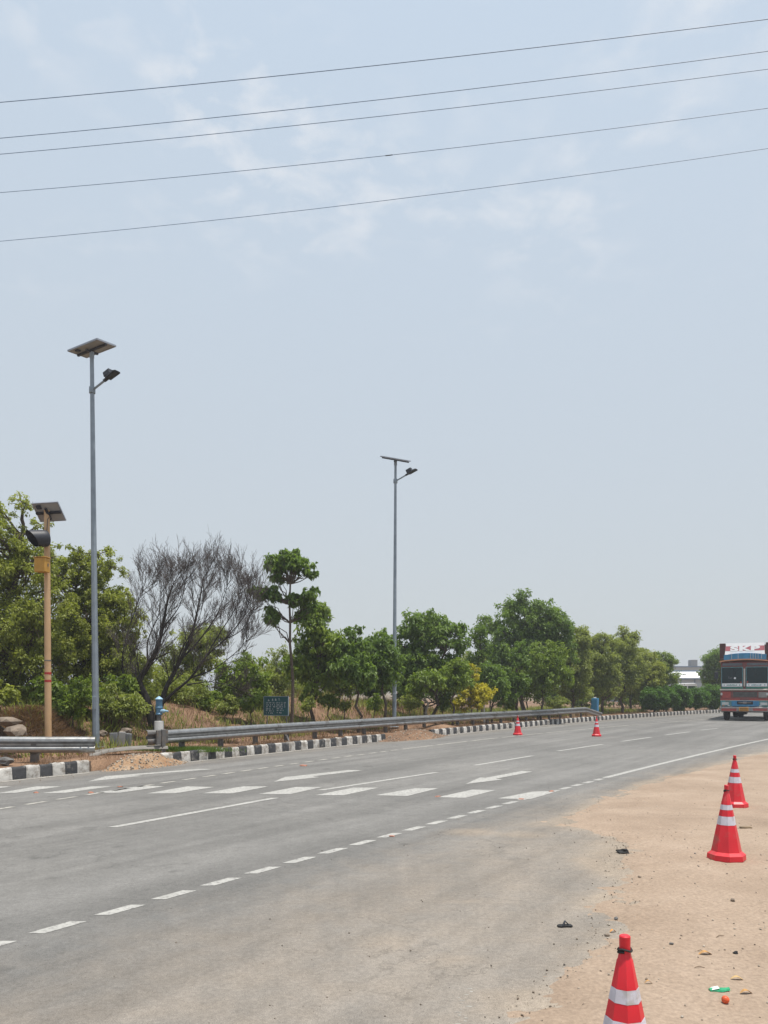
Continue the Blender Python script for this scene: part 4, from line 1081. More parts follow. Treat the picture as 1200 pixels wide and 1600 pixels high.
to = bpy.data.objects.new('lettering_curve', cu); COL.objects.link(to)
bpy.context.view_layer.update()
me = bpy.data.meshes.new_from_object(to.evaluated_get(bpy.context.evaluated_depsgraph_get()))
bpy.data.objects.remove(to, do_unlink=True)
me.materials.clear(); me.materials.append(C_white)
lt = link_mesh('lettering', me, name_board, (0, 0.10 + 0.32 * (3.745 - 3.54) - 0.009, 3.745), (math.pi / 2 - tilt, 0, 0)); lt.scale = (2.15, 1, 1)
# lower front
part('lower_panel', C_teal, truck, [(-1.17, 1.17, 0.01, 0.10, 0.76, 1.085)], b=0.02)
part('lower_grille', C_blue, truck, [(-0.62, 0.70, -0.03, 0.009, 0.77, 1.07)], b=0.02)
part('grille_opening', M_dark, truck, [(-0.35, 0.42, -0.05, -0.031, 0.88, 1.05)], b=0.01)
part('grille_badge', C_steel, truck, [(-0.28, 0.34, -0.065, -0.051, 0.96, 0.99), (-0.06, 0.12, -0.066, -0.0515, 0.93, 1.03)], b=0.004)
bmp = part('bumper', C_steel, truck, [(-1.20, 1.20, -0.16, 0.10, 0.50, 0.745)], b=0.025)
part('bumper_stripe', C_red, bmp, [(-1.10, -0.36, -0.168, -0.161, 0.53, 0.66), (0.42, 1.10, -0.168, -0.161, 0.56, 0.68)], b=0.0)
part('number_plate', C_plate, truck, [(-0.24, 0.22, -0.185, -0.162, 0.53, 0.73)], b=0.006)
pl = MB(); rnd = random.Random(4)
for r_ in range(2):
    xx = -0.19
    while xx < 0.15: w2 = 0.03; pl.box(xx, xx + w2, -0.1885, -0.1855, 0.555 + 0.085 * r_, 0.615 + 0.085 * r_); xx += 0.047
pl.build('plate_characters', pmat('plate_ink', (0.16, 0.07, 0.015), rough=0.6), truck, smooth=0)
for s_ in (-1, 1):
    mb = MB(); mb.box(s_ * 0.93 - 0.17, s_ * 0.93 + 0.17, -0.02, 0.009, 0.84, 0.99, b=0.02); mb.build('headlight', C_lamp, truck)
    mb = MB(); mb.tube([(s_ * 1.17, 0.1, 2.75), (s_ * 1.36, -0.06, 2.70), (s_ * 1.36, -0.06, 2.2), (s_ * 1.17, 0.1, 2.1)], 0.014, 6); mb.box(s_ * 1.36 - 0.10, s_ * 1.36 + 0.10, -0.10, -0.05, 2.25, 2.62, b=0.02); mb.build('mirror', M_dark, truck)
    part('door', C_maroon, truck, [(s_ * 1.172 - 0.012, s_ * 1.172 + 0.012, 0.35, 1.40, 1.15, 2.85)], b=0.005)
for k in range(9):                                              # painted ornaments on the front
    xx = -1.02 + k * 0.255
    mb = MB(); mb.add([(xx - 0.075, -0.1625, 0.625), (xx, -0.1625, 0.585), (xx + 0.075, -0.1625, 0.625), (xx, -0.1625, 0.665)], [(0, 1, 2, 3)])
    if abs(xx) > 0.35: mb.build('bumper_ornament', [C_cream, C_orange, C_blue][k % 3], bmp, smooth=0)
    if abs(xx) > 0.7: part('panel_ornament', [C_orange, C_white, C_green][k % 3], truck, [(xx - 0.05, xx + 0.05, -0.006, 0.009, 0.79, 0.83)], b=0.0)
for s_ in (-1, 1):
    part('corner_lamp', C_lamp, truck, [(s_ * 1.10 - 0.06, s_ * 1.10 + 0.06, -0.03, -0.001, 1.36, 1.50)], b=0.015)
    mb = MB(); mb.tube([(s_ * 0.30, 0.03, 2.84), (s_ * 0.62, 0.022, 2.30)], 0.010, 5); mb.build('wiper', M_dark, truck)
part('cream_stripe', C_cream, truck, [(-1.175, 1.175, -0.012, -0.001, 1.075, 1.10)], b=0.0)
# cargo body with posts and boards
def cargo():
    body_ = part('cargo_floor', C_brown, truck, [(-1.24, 1.24, 1.95, 8.3, 1.05, 1.20)], b=0.01)
    part('headboard', C_brown, truck, [(-1.24, 1.24, 1.95, 2.02, 1.21, 4.14)], b=0.01)
    for s_ in (-1, 1):
        for k in range(12):
            z = 1.22 + k * 0.245
            part('side_board', [C_brown, C_maroon][k % 2], truck, [(s_ * 1.22 - 0.02, s_ * 1.22 + 0.02, 2.03, 8.25, z, z + 0.235)], b=0.006)
        for k in range(6):
            y = 2.1 + k * 1.2
            part('side_post', C_maroon, truck, [(s_ * 1.275 - 0.03, s_ * 1.275 + 0.03, y, y + 0.08, 1.1, 4.16)], b=0.01)
        # tall front corner cheeks flanking the name board
        part('corner_cheek', C_brown, truck, [((0.985 if s_ > 0 else -1.26), (1.26 if s_ > 0 else -0.985), 0.42, 0.62, 3.30, 4.17)], b=0.01)
        part('cheek_slats', C_grey, truck, [((1.0 if s_ > 0 else -1.23), (1.23 if s_ > 0 else -1.0), 0.35, 0.40, 3.20, 3.22 + 0.0), ((1.0 if s_ > 0 else -1.23), (1.23 if s_ > 0 else -1.0), 0.35, 0.40, 3.32, 3.34)], b=0.0)
    part('tailboard', C_brown, truck, [(-1.24, 1.24, 8.26, 8.32, 1.21, 3.4)], b=0.01)
cargo()
part('chassis', M_dark, truck, [(-0.45, -0.33, 0.2, 8.2, 0.72, 0.98), (0.33, 0.45, 0.2, 8.2, 0.72, 0.98), (-0.33, 0.33, 6.1, 6.3, 0.75, 0.9)], b=0.01)
mb = MB(); mb.tube([(-1.0, 1.05, 0.5), (1.0, 1.05, 0.5)], 0.07, 8); mb.tube([(-1.0, 6.2, 0.5), (1.0, 6.2, 0.5)], 0.09, 8); mb.lathe([(0.05, -0.18), (0.2, -0.1), (0.2, 0.1), (0.05, 0.18)], 12, c=(-0.25, 6.2, 0.5), M=Matrix.Rotation(R(90), 4, 'X')); mb.build('axles', M_dark, truck)
part('underrun_tank', M_dark, truck, [(-0.62, -0.05, 1.4, 2.2, 0.30, 0.75)], b=0.05)
def wheel(x, y, w=0.26):
    Mw = Matrix.Rotation(R(90), 4, 'Y')
    mb = MB(); mb.lathe([(0.30, -w / 2), (0.46, -w / 2), (0.505, -w / 2 + 0.04), (0.51, 0), (0.505, w / 2 - 0.04), (0.46, w / 2), (0.30, w / 2)], 28, M=Mw, c=(x, y, 0.505)); wh = mb.build('wheel', M_black, truck)
    mb = MB(); mb.lathe([(0.295, -w / 2 + 0.03), (0.295, w / 2 - 0.03), (0.12, w / 2 - 0.05), (0.10, w / 2), (0.0, w / 2)], 20, M=Mw, c=(x, y, 0.505)); mb.build('rim', C_grey, wh)
for s_ in (-1, 1):
    wheel(s_ * 0.98, 1.05)
    wheel(s_ * 0.82, 6.2); wheel(s_ * 1.11, 6.2)
    part('wheel_guard', M_dark, truck, [(s_ * 1.0 - 0.18, s_ * 1.0 + 0.18, 0.45, 1.7, 1.02, 1.045)], b=0.0)

# ------------------------------------------------------------------ far buildings and the parked van
def bd_pt(px, d): return (px - 600) / FPX * d
whd = 112.0
M_sheet = pmat('white_roof_sheet', (0.72, 0.72, 0.72), rough=0.5, var=0.05)
M_wall = pmat('pale_cladding', (0.40, 0.42, 0.45), rough=0.7, var=0.06)
M_trim = pmat('blue_grey_trim', (0.12, 0.17, 0.25), rough=0.6)
wh = empty('warehouse', (bd_pt(1075, whd), whd, 0.0), rz=R(-6), label='low white-roofed warehouse seen beyond the hedge left of the truck', cat='warehouse')
ze_, zr_ = 3.42, 4.5
mb = MB(); mb.box(-9, 9, 0, 14, -0.15, ze_ - 0.02); mb.build('wall', M_wall, wh)
mb = MB(); mb.add([(-9.4, -0.4, ze_), (9.4, -0.4, ze_), (9.4, 7, zr_), (-9.4, 7, zr_), (-9.4, 14.4, ze_), (9.4, 14.4, ze_), (-9.4, -0.4, ze_ - 0.1), (9.4, -0.4, ze_ - 0.1)],
                  [(0, 1, 2, 3), (3, 2, 5, 4), (0, 6, 7, 1)]); rf = mb.build('roof', M_sheet, wh, smooth=0)
for xx in np.arange(-8.8, 9, 1.95): part('cladding_post', M_trim, wh, [(xx - 0.07, xx + 0.07, -0.06, -0.002, 0, ze_ - 0.14)], b=0.0)
part('ridge_vent', M_trim, wh, [(-9, 9, 6.8, 7.2, zr_ - 0.05, zr_ + 0.18)], b=0.0)
part('roof_vent', M_dark, rf, [(0.1, 0.6, 3.0, 3.5, ze_ + 0.3, ze_ + 0.62)], b=0.05)
part('eave_trim', M_trim, wh, [(-9.3, 9.3, -0.44, -0.405, ze_ - 0.25, ze_ - 0.105)], b=0.0)
gb_d = 150.0
gb = empty('grey_building', (bd_pt(1090, gb_d), gb_d, 0.0), rz=R(-5), label='plain beige building with flat roof rising behind the white-roofed warehouse', cat='building')
M_beige = pmat('beige_render', (0.38, 0.36, 0.33), rough=0.8, var=0.08)
part('wall', M_beige, gb, [(-13, 11, 0, 12, -0.15, 6.1)], b=0.0)
part('parapet', M_trim, gb, [(-13.1, 11.1, -0.1, 12.1, 6.102, 6.3)], b=0.0)
part('stair_tower', pmat('tower_render', (0.25, 0.235, 0.22), rough=0.8), gb, [(-0.6, 0.6, 2, 4, 6.302, 7.6)], b=0.0)
for xx in (-9, -6, -3, 3, 6, 9): part('window', C_glass, gb, [(xx - 0.5, xx + 0.5, -0.05, -0.002, 3.9, 4.9)], b=0.0)

vd = 66.0
vx = bd_pt(1063.5, vd)
van = empty('white_van', (vx, vd, zm(vx, vd) - 0.12), rz=R(12), label='white van roof showing above the clipped hedge', cat='van')
vw = pmat('van_white_paint', (0.78, 0.78, 0.78), rough=0.3, var=0.03, coat=0.4)
mb = MB(); prof = [(-1.05, 0.45), (-1.05, 1.0), (-0.98, 1.15), (-0.70, 1.95), (-0.55, 2.08), (0.9, 2.10), (1.05, 2.0), (1.10, 1.1), (1.10, 0.45)]
fr = [(Vector((0, yy, 0)), Vector((k, 0, 0)), Vector((0, 0, kz))) for yy, k, kz in ((-0.80, 0.97, 0.985), (-0.70, 1.0, 1.0), (0.70, 1.0, 1.0), (0.80, 0.97, 0.985))]
mb.sweep(prof, fr); mb.build('body', vw, van, smooth=25)
for s_ in (-1, 1):
    part('side_window', C_glass, van, [(-0.55, 0.1, s_ * 0.795 - 0.01, s_ * 0.795 + 0.01, 1.35, 1.85), ], b=0.0); part('side_window', C_glass, van, [(0.18, 0.9, s_ * 0.795 - 0.01, s_ * 0.795 + 0.01, 1.35, 1.85)], b=0.0)
    for xx in (-0.7, 0.75):
        mb = MB(); mb.lathe([(0.18, -0.09), (0.30, -0.09), (0.31, 0), (0.30, 0.09), (0.18, 0.09)], 20, M=Matrix.Rotation(R(90), 4, 'X'), c=(xx, s_ * 0.74, 0.31)); w_ = mb.build('wheel', M_black, van)
        mb = MB(); mb.lathe([(0.17, -0.08), (0.17, 0.08), (0.0, 0.085)], 14, M=Matrix.Rotation(R(90), 4, 'X'), c=(xx, s_ * 0.74, 0.31)); mb.build('rim', C_grey, w_)
mb = MB(); mb.add([(-0.99, -0.65, 1.2), (-0.99, 0.65, 1.2), (-0.74, 0.62, 1.88), (-0.74, -0.62, 1.88)], [(0, 1, 2, 3)]); mb.build('windscreen', C_glass, van, smooth=0)

# ------------------------------------------------------------------ vegetation
def leaves_mesh(name, C, Rc, counts, L, W, mat, rng, droop=0.25, squash=0.85, tint_c=None, shell=0.42, fold=0.18, lvar=0.35):
    """leaf-sized folded rhombs spread through clumps: C (n,3) centres, Rc (n,) radii, counts (n,)"""
    idx = np.repeat(np.arange(len(C)), counts)
    n = len(idx)
    v = rng.normal(size=(n, 3)); v /= np.linalg.norm(v, axis=1)[:, None]
    rad = rng.random(n) ** shell * np.where(rng.random(n) < 0.14, 1.7, 1.0)
    P = C[idx] + v * (Rc[idx] * rad)[:, None] * np.array([1, 1, squash])
    ax = v * 0.75 + rng.normal(size=(n, 3)) * 0.6; ax[:, 2] -= droop * 1.6
    ax /= np.linalg.norm(ax, axis=1)[:, None]
    nr = rng.normal(size=(n, 3)) * 0.55 + np.array([0, 0, 0.85]) + v * 0.35
    sd_ = np.cross(nr, ax); sd_ /= (np.linalg.norm(sd_, axis=1)[:, None] + 1e-9)
    up = np.cross(ax, sd_)
    ln = L * (1 + lvar * (rng.random(n) * 2 - 1)); wd = W * (1 + lvar * (rng.random(n) * 2 - 1))
    base_ = P - ax * (ln / 2)[:, None]
    tip = P + ax * (ln / 2)[:, None] - np.array([0, 0, 1]) * (ln * droop * 0.4)[:, None]
    mid = P - ax * (ln * 0.06)[:, None] + up * (wd * fold)[:, None]
    s1 = mid + sd_ * (wd / 2)[:, None]; s2 = mid - sd_ * (wd / 2)[:, None]
    V = np.stack([base_, s1, tip, s2], 1).reshape(-1, 3)
    i = np.arange(n) * 4
    F = np.concatenate([np.stack([i, i + 1, i + 2], 1), np.stack([i, i + 2, i + 3], 1)])
    if tint_c is None: tint_c = rng.random(len(C))
    t = np.clip(0.55 * tint_c[idx] + 0.45 * rng.random(n), 0, 1)
    return np_mesh(name, V, F, mat, attrs={'tint': np.repeat(t, 4)})

def limb(mb, a, b, r0, r1, rng, n=6, wob=0.06, sag=0.0, sides=6):
    a, b = Vector(a), Vector(b); L = (b - a).length
    pts, rad = [], []
    off = Vector((0, 0, 0))
    for k in range(n + 1):
        t = k / n
        j = Vector(rng.normal(size=3)) * wob * L * 0.35 * math.sin(math.pi * t)
        pts.append(a.lerp(b, t) + j + Vector((0, 0, sag * L * math.sin(math.pi * t)))); rad.append(r0 + (r1 - r0) * t)
    mb.tube(pts, rad, sides, caps=False)
    return pts

def tree(name, label, d, bx_px, crowns, mat, L, W, dens=1.0, seed=1, trunk_r=0.07, bark=M_bark, nprim=9, cat='tree', group='trees along the median', droop=0.25, clump=0.34, forks=1, base_py=None, mats2=None, gap=0.0, lean=None, trunk_top=None, zbase=None, depth=0.85, lvar=0.35, wob=0.10):
    """crowns: [(px, py, rx, ry)] lobes of the crown as seen, placed at distance d with real depth"""
    rng = np.random.default_rng(seed)
    if L > 0.15: L, W = L * 0.76, W * 0.76
    k = d / FPX
    bxw = (bx_px - 600) * k
    zb = zm(bxw, d) if zbase is None else zbase
    root = empty(name, (bxw, d, zb), label=label, cat=cat, group=group)
    lobes = []
    for (px, py, rx, ry) in crowns:
        lobes.append((np.array([(px - bx_px) * k, 0.0, CAM_H - (py - HORIZON) * k - zb]), rx * k, ry * k))
    C, Rc, T = [], [], []
    wood = MB()
    top = max(lobes, key=lambda q: q[0][2])
    zt_ = max(q[0][2] for q in lobes); cz = trunk_top if trunk_top else max(0.3, 0.35 * np.mean([q[0][2] for q in lobes]) + 0.65 * zt_)
    cx = np.mean([q[0][0] for q in lobes])
    ttop = (cx * 0.6, 0, cz)
    trunk_pts = []
    for fk in range(forks):
        o_ = rng.normal(size=2) * (0.10 if forks > 1 else 0.0)
        e_ = (ttop[0] + o_[0] * 4, ttop[1] + o_[1] * 4, ttop[2])
        trunk_pts.append(limb(wood, (o_[0] * 0.6, o_[1] * 0.6, -0.15), e_, trunk_r / (forks ** 0.4), trunk_r * 0.45 / (forks ** 0.4), rng, n=8, wob=wob, sides=8))
    tot_area = sum(rx * ry for _, rx, ry in lobes)
    for (c, rx, rz) in lobes:
        np_ = max(3, int(round(1.55 * nprim * (rx * rz) / tot_area * len(lobes) ** 0.5)))
        for _ in range(np_):
            v = rng.normal(size=3); v /= np.linalg.norm(v); v[1] *= 1.0
            rr = 0.35 + 0.42 * rng.random() ** 0.6
            pc = c + v * np.array([rx, rx * depth, rz]) * rr
            tp_ = trunk_pts[rng.integers(len(trunk_pts))]
            hd_ = math.hypot(pc[0] - tp_[4].x, pc[1] - tp_[4].y)
            cand = [q for q in tp_[2:] if q.z <= pc[2] - 0.35 * hd_]
            st = cand[-1] if cand else tp_[2]
            limb(wood, st, pc, trunk_r * 0.32, trunk_r * 0.12, rng, n=5, wob=0.16, sides=5)
            tc_ = rng.random()
            nsub = 8 + int(rng.integers(0, 5))
            for _s in range(nsub):
                v2 = rng.normal(size=3); v2 /= np.linalg.norm(v2)
                rs = min(rx, rz) * (0.30 + 0.42 * rng.random())
                sc = pc + v2 * rs * np.array([1.1, 1.0, 0.8])
                # keep inside the lobe's outline, with an uneven rim
                w = (sc - c) / np.array([rx, rx * depth, rz]); ww = np.linalg.norm(w); lim = 0.74 + 0.40 * rng.random()
                if ww > lim: sc = c + (sc - c) * lim / ww
                r_c = min(rx, rz) * clump * (0.28 + 0.55 * rng.random())
                C.append(sc); Rc.append(r_c); T.append(np.clip(tc_ * 0.55 + rng.random() * 0.45, 0, 1))
                if rng.random() < 0.5: wood.tube([Vector(pc), Vector((np.array(pc) + sc) / 2) + Vector((0, 0, 0.02)), Vector(sc)], [trunk_r * 0.11, trunk_r * 0.08, trunk_r * 0.03], 4, caps=False)
    C = np.array(C); Rc = np.array(Rc); T = np.array(T)
    leaf_a = 0.5 * L * W
    counts = np.maximum(6, (dens * 2.3 * math.pi * Rc ** 2 / leaf_a)).astype(int)
    if counts.sum() > 70000: counts = np.maximum(6, counts * 70000 / counts.sum()).astype(int)
    wood.build('trunk', bark, root, smooth=60)
    cr = link_mesh('crown', leaves_mesh('crown', C, Rc, counts, L, W, mat, rng, droop=droop, tint_c=T, lvar=lvar), root)
    tag(cr, kind='stuff')
    return root, C, Rc

# -- big leafy trees at the left edge
tree('leafy_tree', 'big yellow-green tree filling the left edge behind the tan post', 20.5, 20, [(18, 792, 30, 36), (-15, 810, 40, 50), (45, 830, 36, 34), (15, 860, 58, 60), (80, 880, 34, 40), (-40, 900, 75, 100), (50, 930, 62, 70), (20, 990, 75, 70), (70, 1010, 50, 60), (30, 1065, 85, 55), (-60, 1020, 80, 90)], L_yg, 0.085, 0.044, dens=1.15, seed=11, trunk_r=0.13, nprim=20, forks=2, clump=0.27)
tree('leafy_tree', 'yellow-green tree filling the space behind the nearer lamp pole', 22.5, 140, [(122, 880, 30, 32), (150, 895, 40, 42), (95, 905, 40, 50), (175, 930, 32, 32), (150, 970, 66, 56), (195, 985, 30, 40), (110, 1020, 60, 56), (170, 1040, 52, 56), (205, 1050, 34, 46), (120, 1080, 70, 40)], L_yg, 0.088, 0.042, dens=1.0, seed=12, trunk_r=0.12, nprim=22, forks=2, clump=0.27)
tree('wild_bush', 'dark leafy bush under the yellow-green trees beside the tan post', 19.8, 95, [(100, 1095, 42, 28), (60, 1085, 40, 26)], L_mid, 0.12, 0.06, dens=1.0, seed=13, trunk_r=0.04, nprim=8, cat='bush', group='wild bushes')
tree('wild_bush', 'dark leafy bush at the foot of the nearer lamp pole', 20.6, 150, [(150, 1095, 38, 28), (185, 1085, 30, 34)], L_mid, 0.11, 0.055, dens=0.9, seed=14, trunk_r=0.04, nprim=8, cat='bush', group='wild bushes')
tree('wild_bush', 'pale green feathery bush left of the bare tree trunk', 22.0, 205, [(205, 1035, 30, 35), (212, 1085, 34, 32)], L_olive, 0.10, 0.035, dens=0.7, seed=15, trunk_r=0.04, nprim=9, cat='bush', group='wild bushes')
tree('wild_bush', 'low bush hugging the left photo edge above the pale rocks', 18.6, -20, [(-20, 1080, 50, 42)], L_yg, 0.11, 0.05, dens=1.0, seed=16, trunk_r=0.04, nprim=7, cat='bush', group='wild bushes')
tree('wild_bush', 'green bush between the tan post and the nearer lamp pole, low on the bank', 18.9, 112, [(112, 1098, 26, 26), (132, 1080, 24, 26)], L_mid, 0.10, 0.05, dens=0.9, seed=17, trunk_r=0.03, nprim=8, cat='bush', group='wild bushes')
tree('wild_bush', 'olive bush between the nearer lamp pole and the bare trunk', 20.0, 188, [(188, 1100, 34, 24), (212, 1108, 22, 20), (168, 1090, 22, 26)], L_olive, 0.10, 0.042, dens=0.85, seed=18, trunk_r=0.03, nprim=10, cat='bush', group='wild bushes')
for i, px_ in enumerate((862, 908, 958, 1002)):
    tree('wild_bush', ['first', 'second', 'third', 'last'][i] + ' low shade bush from the left behind the feathery tree trunks', 57 + 2 * i, px_, [(px_, 1088, 34, 18), (px_ + 16, 1078, 24, 18)], L_mid, 0.2, 0.09, dens=0.8, seed=110 + i, trunk_r=0.05, nprim=9, cat='bush', group='wild bushes')
# -- thicket behind the bare tree
tree('wild_bush', 'olive bush seen through the branches of the bare tree', 29, 300, [(310, 1010, 50, 45), (280, 1060, 55, 45)], L_olive, 0.13, 0.055, dens=0.7, seed=21, trunk_r=0.06, nprim=10, cat='bush', group='wild bushes')
tree('wild_bush', 'green bush left of the notice board below the bare branches', 27, 375, [(375, 1050, 40, 42), (350, 1085, 45, 28), (395, 1085, 28, 28)], L_mid, 0.12, 0.055, dens=0.8, seed=22, trunk_r=0.06, nprim=10, cat='bush', group='wild bushes')
tree('wild_bush', 'olive thicket left of the thin tall tree trunk', 31, 430, [(425, 1045, 30, 40), (440, 1080, 35, 32)], L_olive, 0.13, 0.05, dens=0.6, seed=23, trunk_r=0.05, nprim=9, cat='bush', group='wild bushes', bark=M_palebark)
tree('wild_bush', 'scrubby olive bush right of the blue standpipe', 24.5, 290, [(285, 1085, 45, 32), (255, 1070, 25, 38)], L_olive, 0.10, 0.04, dens=0.65, seed=24, trunk_r=0.04, nprim=9, cat='bush', group='wild bushes')

# -- tall thin tree with drooping leaf tufts
tree('slender_tree', 'tall slender tree with drooping tufts of large leaves above the notice board', 24.0, 456, [(432, 882, 22, 16), (452, 872, 22, 14), (470, 884, 22, 16), (484, 897, 12, 9), (438, 902, 16, 12), (482, 930, 20, 12), (460, 938, 14, 12), (408, 925, 18, 14), (430, 928, 14, 12), (420, 962, 16, 15), (468, 962, 16, 12), (480, 950, 16, 10)], L_dark, 0.20, 0.10, dens=0.55, seed=31, trunk_r=0.06, nprim=17, droop=0.4, clump=0.46, trunk_top=4.75, wob=0.03, bark=M_bark, depth=1.0)
tree('leafy_tree', 'dark bushy tree right of the slender tree, above the grass bank', 26.5, 492, [(488, 975, 32, 35), (505, 1005, 40, 35), (480, 1040, 36, 35), (525, 1040, 32, 35), (490, 1075, 34, 20)], L_mid, 0.20, 0.10, dens=0.85, seed=32, trunk_r=0.07, nprim=12, droop=0.4, clump=0.36)
tree('young_tree', 'young tree with a bare straight stem and small round top tuft', 26.0, 559, [(553, 988, 18, 13), (556, 1015, 28, 22), (552, 1045, 34, 26), (570, 1060, 20, 20)], L_dark, 0.20, 0.10, dens=0.9, seed=33, trunk_r=0.055, nprim=11, droop=0.45, clump=0.42, trunk_top=3.0)
tree('young_tree', 'young tree immediately left of the farther lamp pole', 27.0, 602, [(592, 1000, 24, 18), (598, 1035, 30, 32), (605, 1065, 22, 18)], L_dark, 0.19, 0.095, dens=0.85, seed=34, trunk_r=0.055, nprim=10, droop=0.4, clump=0.40)
tree('leafy_tree', 'broad dark green tree right of the farther lamp pole', 31.5, 668, [(665, 985, 45, 34), (700, 1000, 32, 28), (635, 1010, 30, 32), (660, 1040, 48, 32), (700, 1045, 32, 30), (640, 1070, 30, 24), (715, 1070, 26, 24)], L_dark, 0.20, 0.10, dens=0.95, seed=35, trunk_r=0.10, nprim=16, droop=0.35, clump=0.36, forks=2)
tree('young_tree', 'small tree with forked pale stem under the broad dark tree', 29.3, 668, [(668, 1062, 34, 22), (650, 1078, 20, 12)], L_mid, 0.17, 0.09, dens=0.8, seed=36, trunk_r=0.05, nprim=8, droop=0.4, clump=0.40, bark=M_palebark)
tree('young_tree', 'small tree just left of the yellow flowering bush', 30.5, 706, [(706, 1060, 26, 22), (718, 1045, 20, 18)], L_mid, 0.17, 0.085, dens=0.8, seed=37, trunk_r=0.05, nprim=8, droop=0.4, clump=0.40)
tree('yellow_flowering_bush', 'yellow flowering bush behind the guardrail, between dark trees', 33.0, 736, [(735, 1092, 30, 20), (752, 1082, 20, 18), (714, 1096, 18, 16), (738, 1055, 12, 24), (728, 1072, 18, 16)], L_yellow, 0.12, 0.06, dens=1.0, seed=38, trunk_r=0.04, nprim=9, cat='bush', group='wild bushes', bark=M_palebark)
tree('young_tree', 'round-headed small tree just right of the yellow flowering bush', 34.0, 768, [(768, 1062, 28, 24), (775, 1085, 22, 14), (760, 1045, 16, 12)], L_dark, 0.18, 0.09, dens=0.85, seed=39, trunk_r=0.05, nprim=8, droop=0.4, clump=0.40)
tree('leafy_tree', 'tallest dark green tree with a domed crown right of centre', 41.0, 815, [(820, 972, 55, 40), (785, 985, 38, 32), (865, 985, 36, 32), (800, 1020, 52, 40), (850, 1025, 48, 38), (815, 1062, 50, 30), (880, 1000, 25, 28)], L_dark, 0.22, 0.10, dens=0.85, seed=41, trunk_r=0.13, nprim=18, droop=0.3, clump=0.34)
tree('leafy_tree', 'bright mid-green tree in front of the domed dark tree', 37.0, 846, [(848, 1030, 42, 28), (838, 1060, 44, 22), (868, 1060, 32, 24), (840, 1085, 36, 14)], L_mid, 0.19, 0.09, dens=0.85, seed=42, trunk_r=0.06, nprim=12, droop=0.35, clump=0.38)
tree('leafy_tree', 'slim dark tree with a straight trunk left of the bright mid-green tree', 36.0, 810, [(812, 1025, 18, 25), (806, 1060, 22, 22), (790, 1090, 26, 14)], L_dark, 0.18, 0.085, dens=0.75, seed=43, trunk_r=0.075, nprim=8, clump=0.42)
tree('sparse_tree', 'thin tree with sparse dark leaves between the broad and domed trees', 36.5, 752, [(748, 995, 18, 20), (756, 1015, 14, 20), (744, 1030, 14, 18)], L_dark, 0.16, 0.08, dens=0.45, seed=44, trunk_r=0.05, nprim=8, clump=0.42)
for i, (px_, d_, cr_, lab) in enumerate([
    (895, 44, [(895, 1000, 30, 28), (893, 1035, 36, 35), (900, 1070, 34, 25)], 'olive feathery tree, leftmost of the row beyond the guardrail end'),
    (942, 46, [(940, 1005, 24, 25), (938, 1040, 32, 35), (945, 1070, 32, 22)], 'olive feathery tree, second of the row beyond the guardrail end'),
    (972, 48, [(972, 1002, 26, 24), (975, 1035, 34, 34), (972, 1068, 36, 24)], 'olive feathery tree, third of the row beyond the guardrail end'),
    (1004, 51, [(1003, 1030, 24, 20), (1005, 1055, 30, 28), (1000, 1080, 26, 16)], 'yellow-green feathery tree, fourth of the row, left of the hedge'),
    (1034, 56, [(1034, 1036, 22, 20), (1036, 1060, 24, 26)], 'dark green tree at the right end of the tree row above the hedge')]):
    tree('feathery_tree', lab, d_, px_, cr_, [L_olive, L_olive, L_olive, L_yg, L_mid][i], 0.20, 0.075, dens=0.85, seed=50 + i, trunk_r=0.10, nprim=12, clump=0.36, group='feathery trees beyond the guardrail')
tree('leafy_tree', 'dark green tree partly hidden behind the left side of the truck', 64.0, 1128, [(1125, 1030, 26, 24), (1118, 1055, 22, 24), (1140, 1045, 30, 34), (1108, 1072, 14, 10)], L_dark, 0.24, 0.12, dens=0.85, seed=61, trunk_r=0.12, nprim=14, clump=0.38)
for i, (px_, d_, lab) in enumerate([(925, 49, 'dark olive tree filling the gap behind the first and second feathery trees'), (985, 55, 'dark green tree filling the gap behind the third feathery tree')]):
    tree('leafy_tree', lab, d_, px_, [(px_, 1040, 34, 36), (px_ + 8, 1070, 36, 24)], L_mid, 0.22, 0.09, dens=0.8, seed=70 + i, trunk_r=0.10, nprim=11, clump=0.38)
for i, (px_, lab) in enumerate([(545, 'dense shade bush behind the young tree with the top tuft'), (690, 'dense shade bush behind the broad dark green tree'), (620, 'dense bush behind the farther lamp pole')]):
    tree('wild_bush', lab, [34, 38, 36][i], px_, [(px_, 1068, 48, 24), (px_ + 20, 1045, 34, 22)], L_dark, 0.17, 0.08, dens=0.8, seed=80 + i, trunk_r=0.05, nprim=10, cat='bush', group='wild bushes')
for i, (px_, d_) in enumerate([(395, 43), (455, 45), (515, 44), (575, 47), (640, 46), (700, 49), (765, 50), (825, 52)]):
    tree('wild_bush', ['first', 'second', 'third', 'fourth', 'fifth', 'sixth', 'seventh', 'eighth'][i] + ' from the left of the dim bushes closing the view behind the bank', d_, px_, [(px_, 1068, 40, 22), (px_ + 22, 1058, 28, 20), (px_ - 12, 1080, 34, 16)], [L_mid, L_olive, L_dark][i % 3], 0.2, 0.095, dens=0.8, seed=130 + i, trunk_r=0.05, nprim=8, cat='bush', group='wild bushes', zbase=0.3)
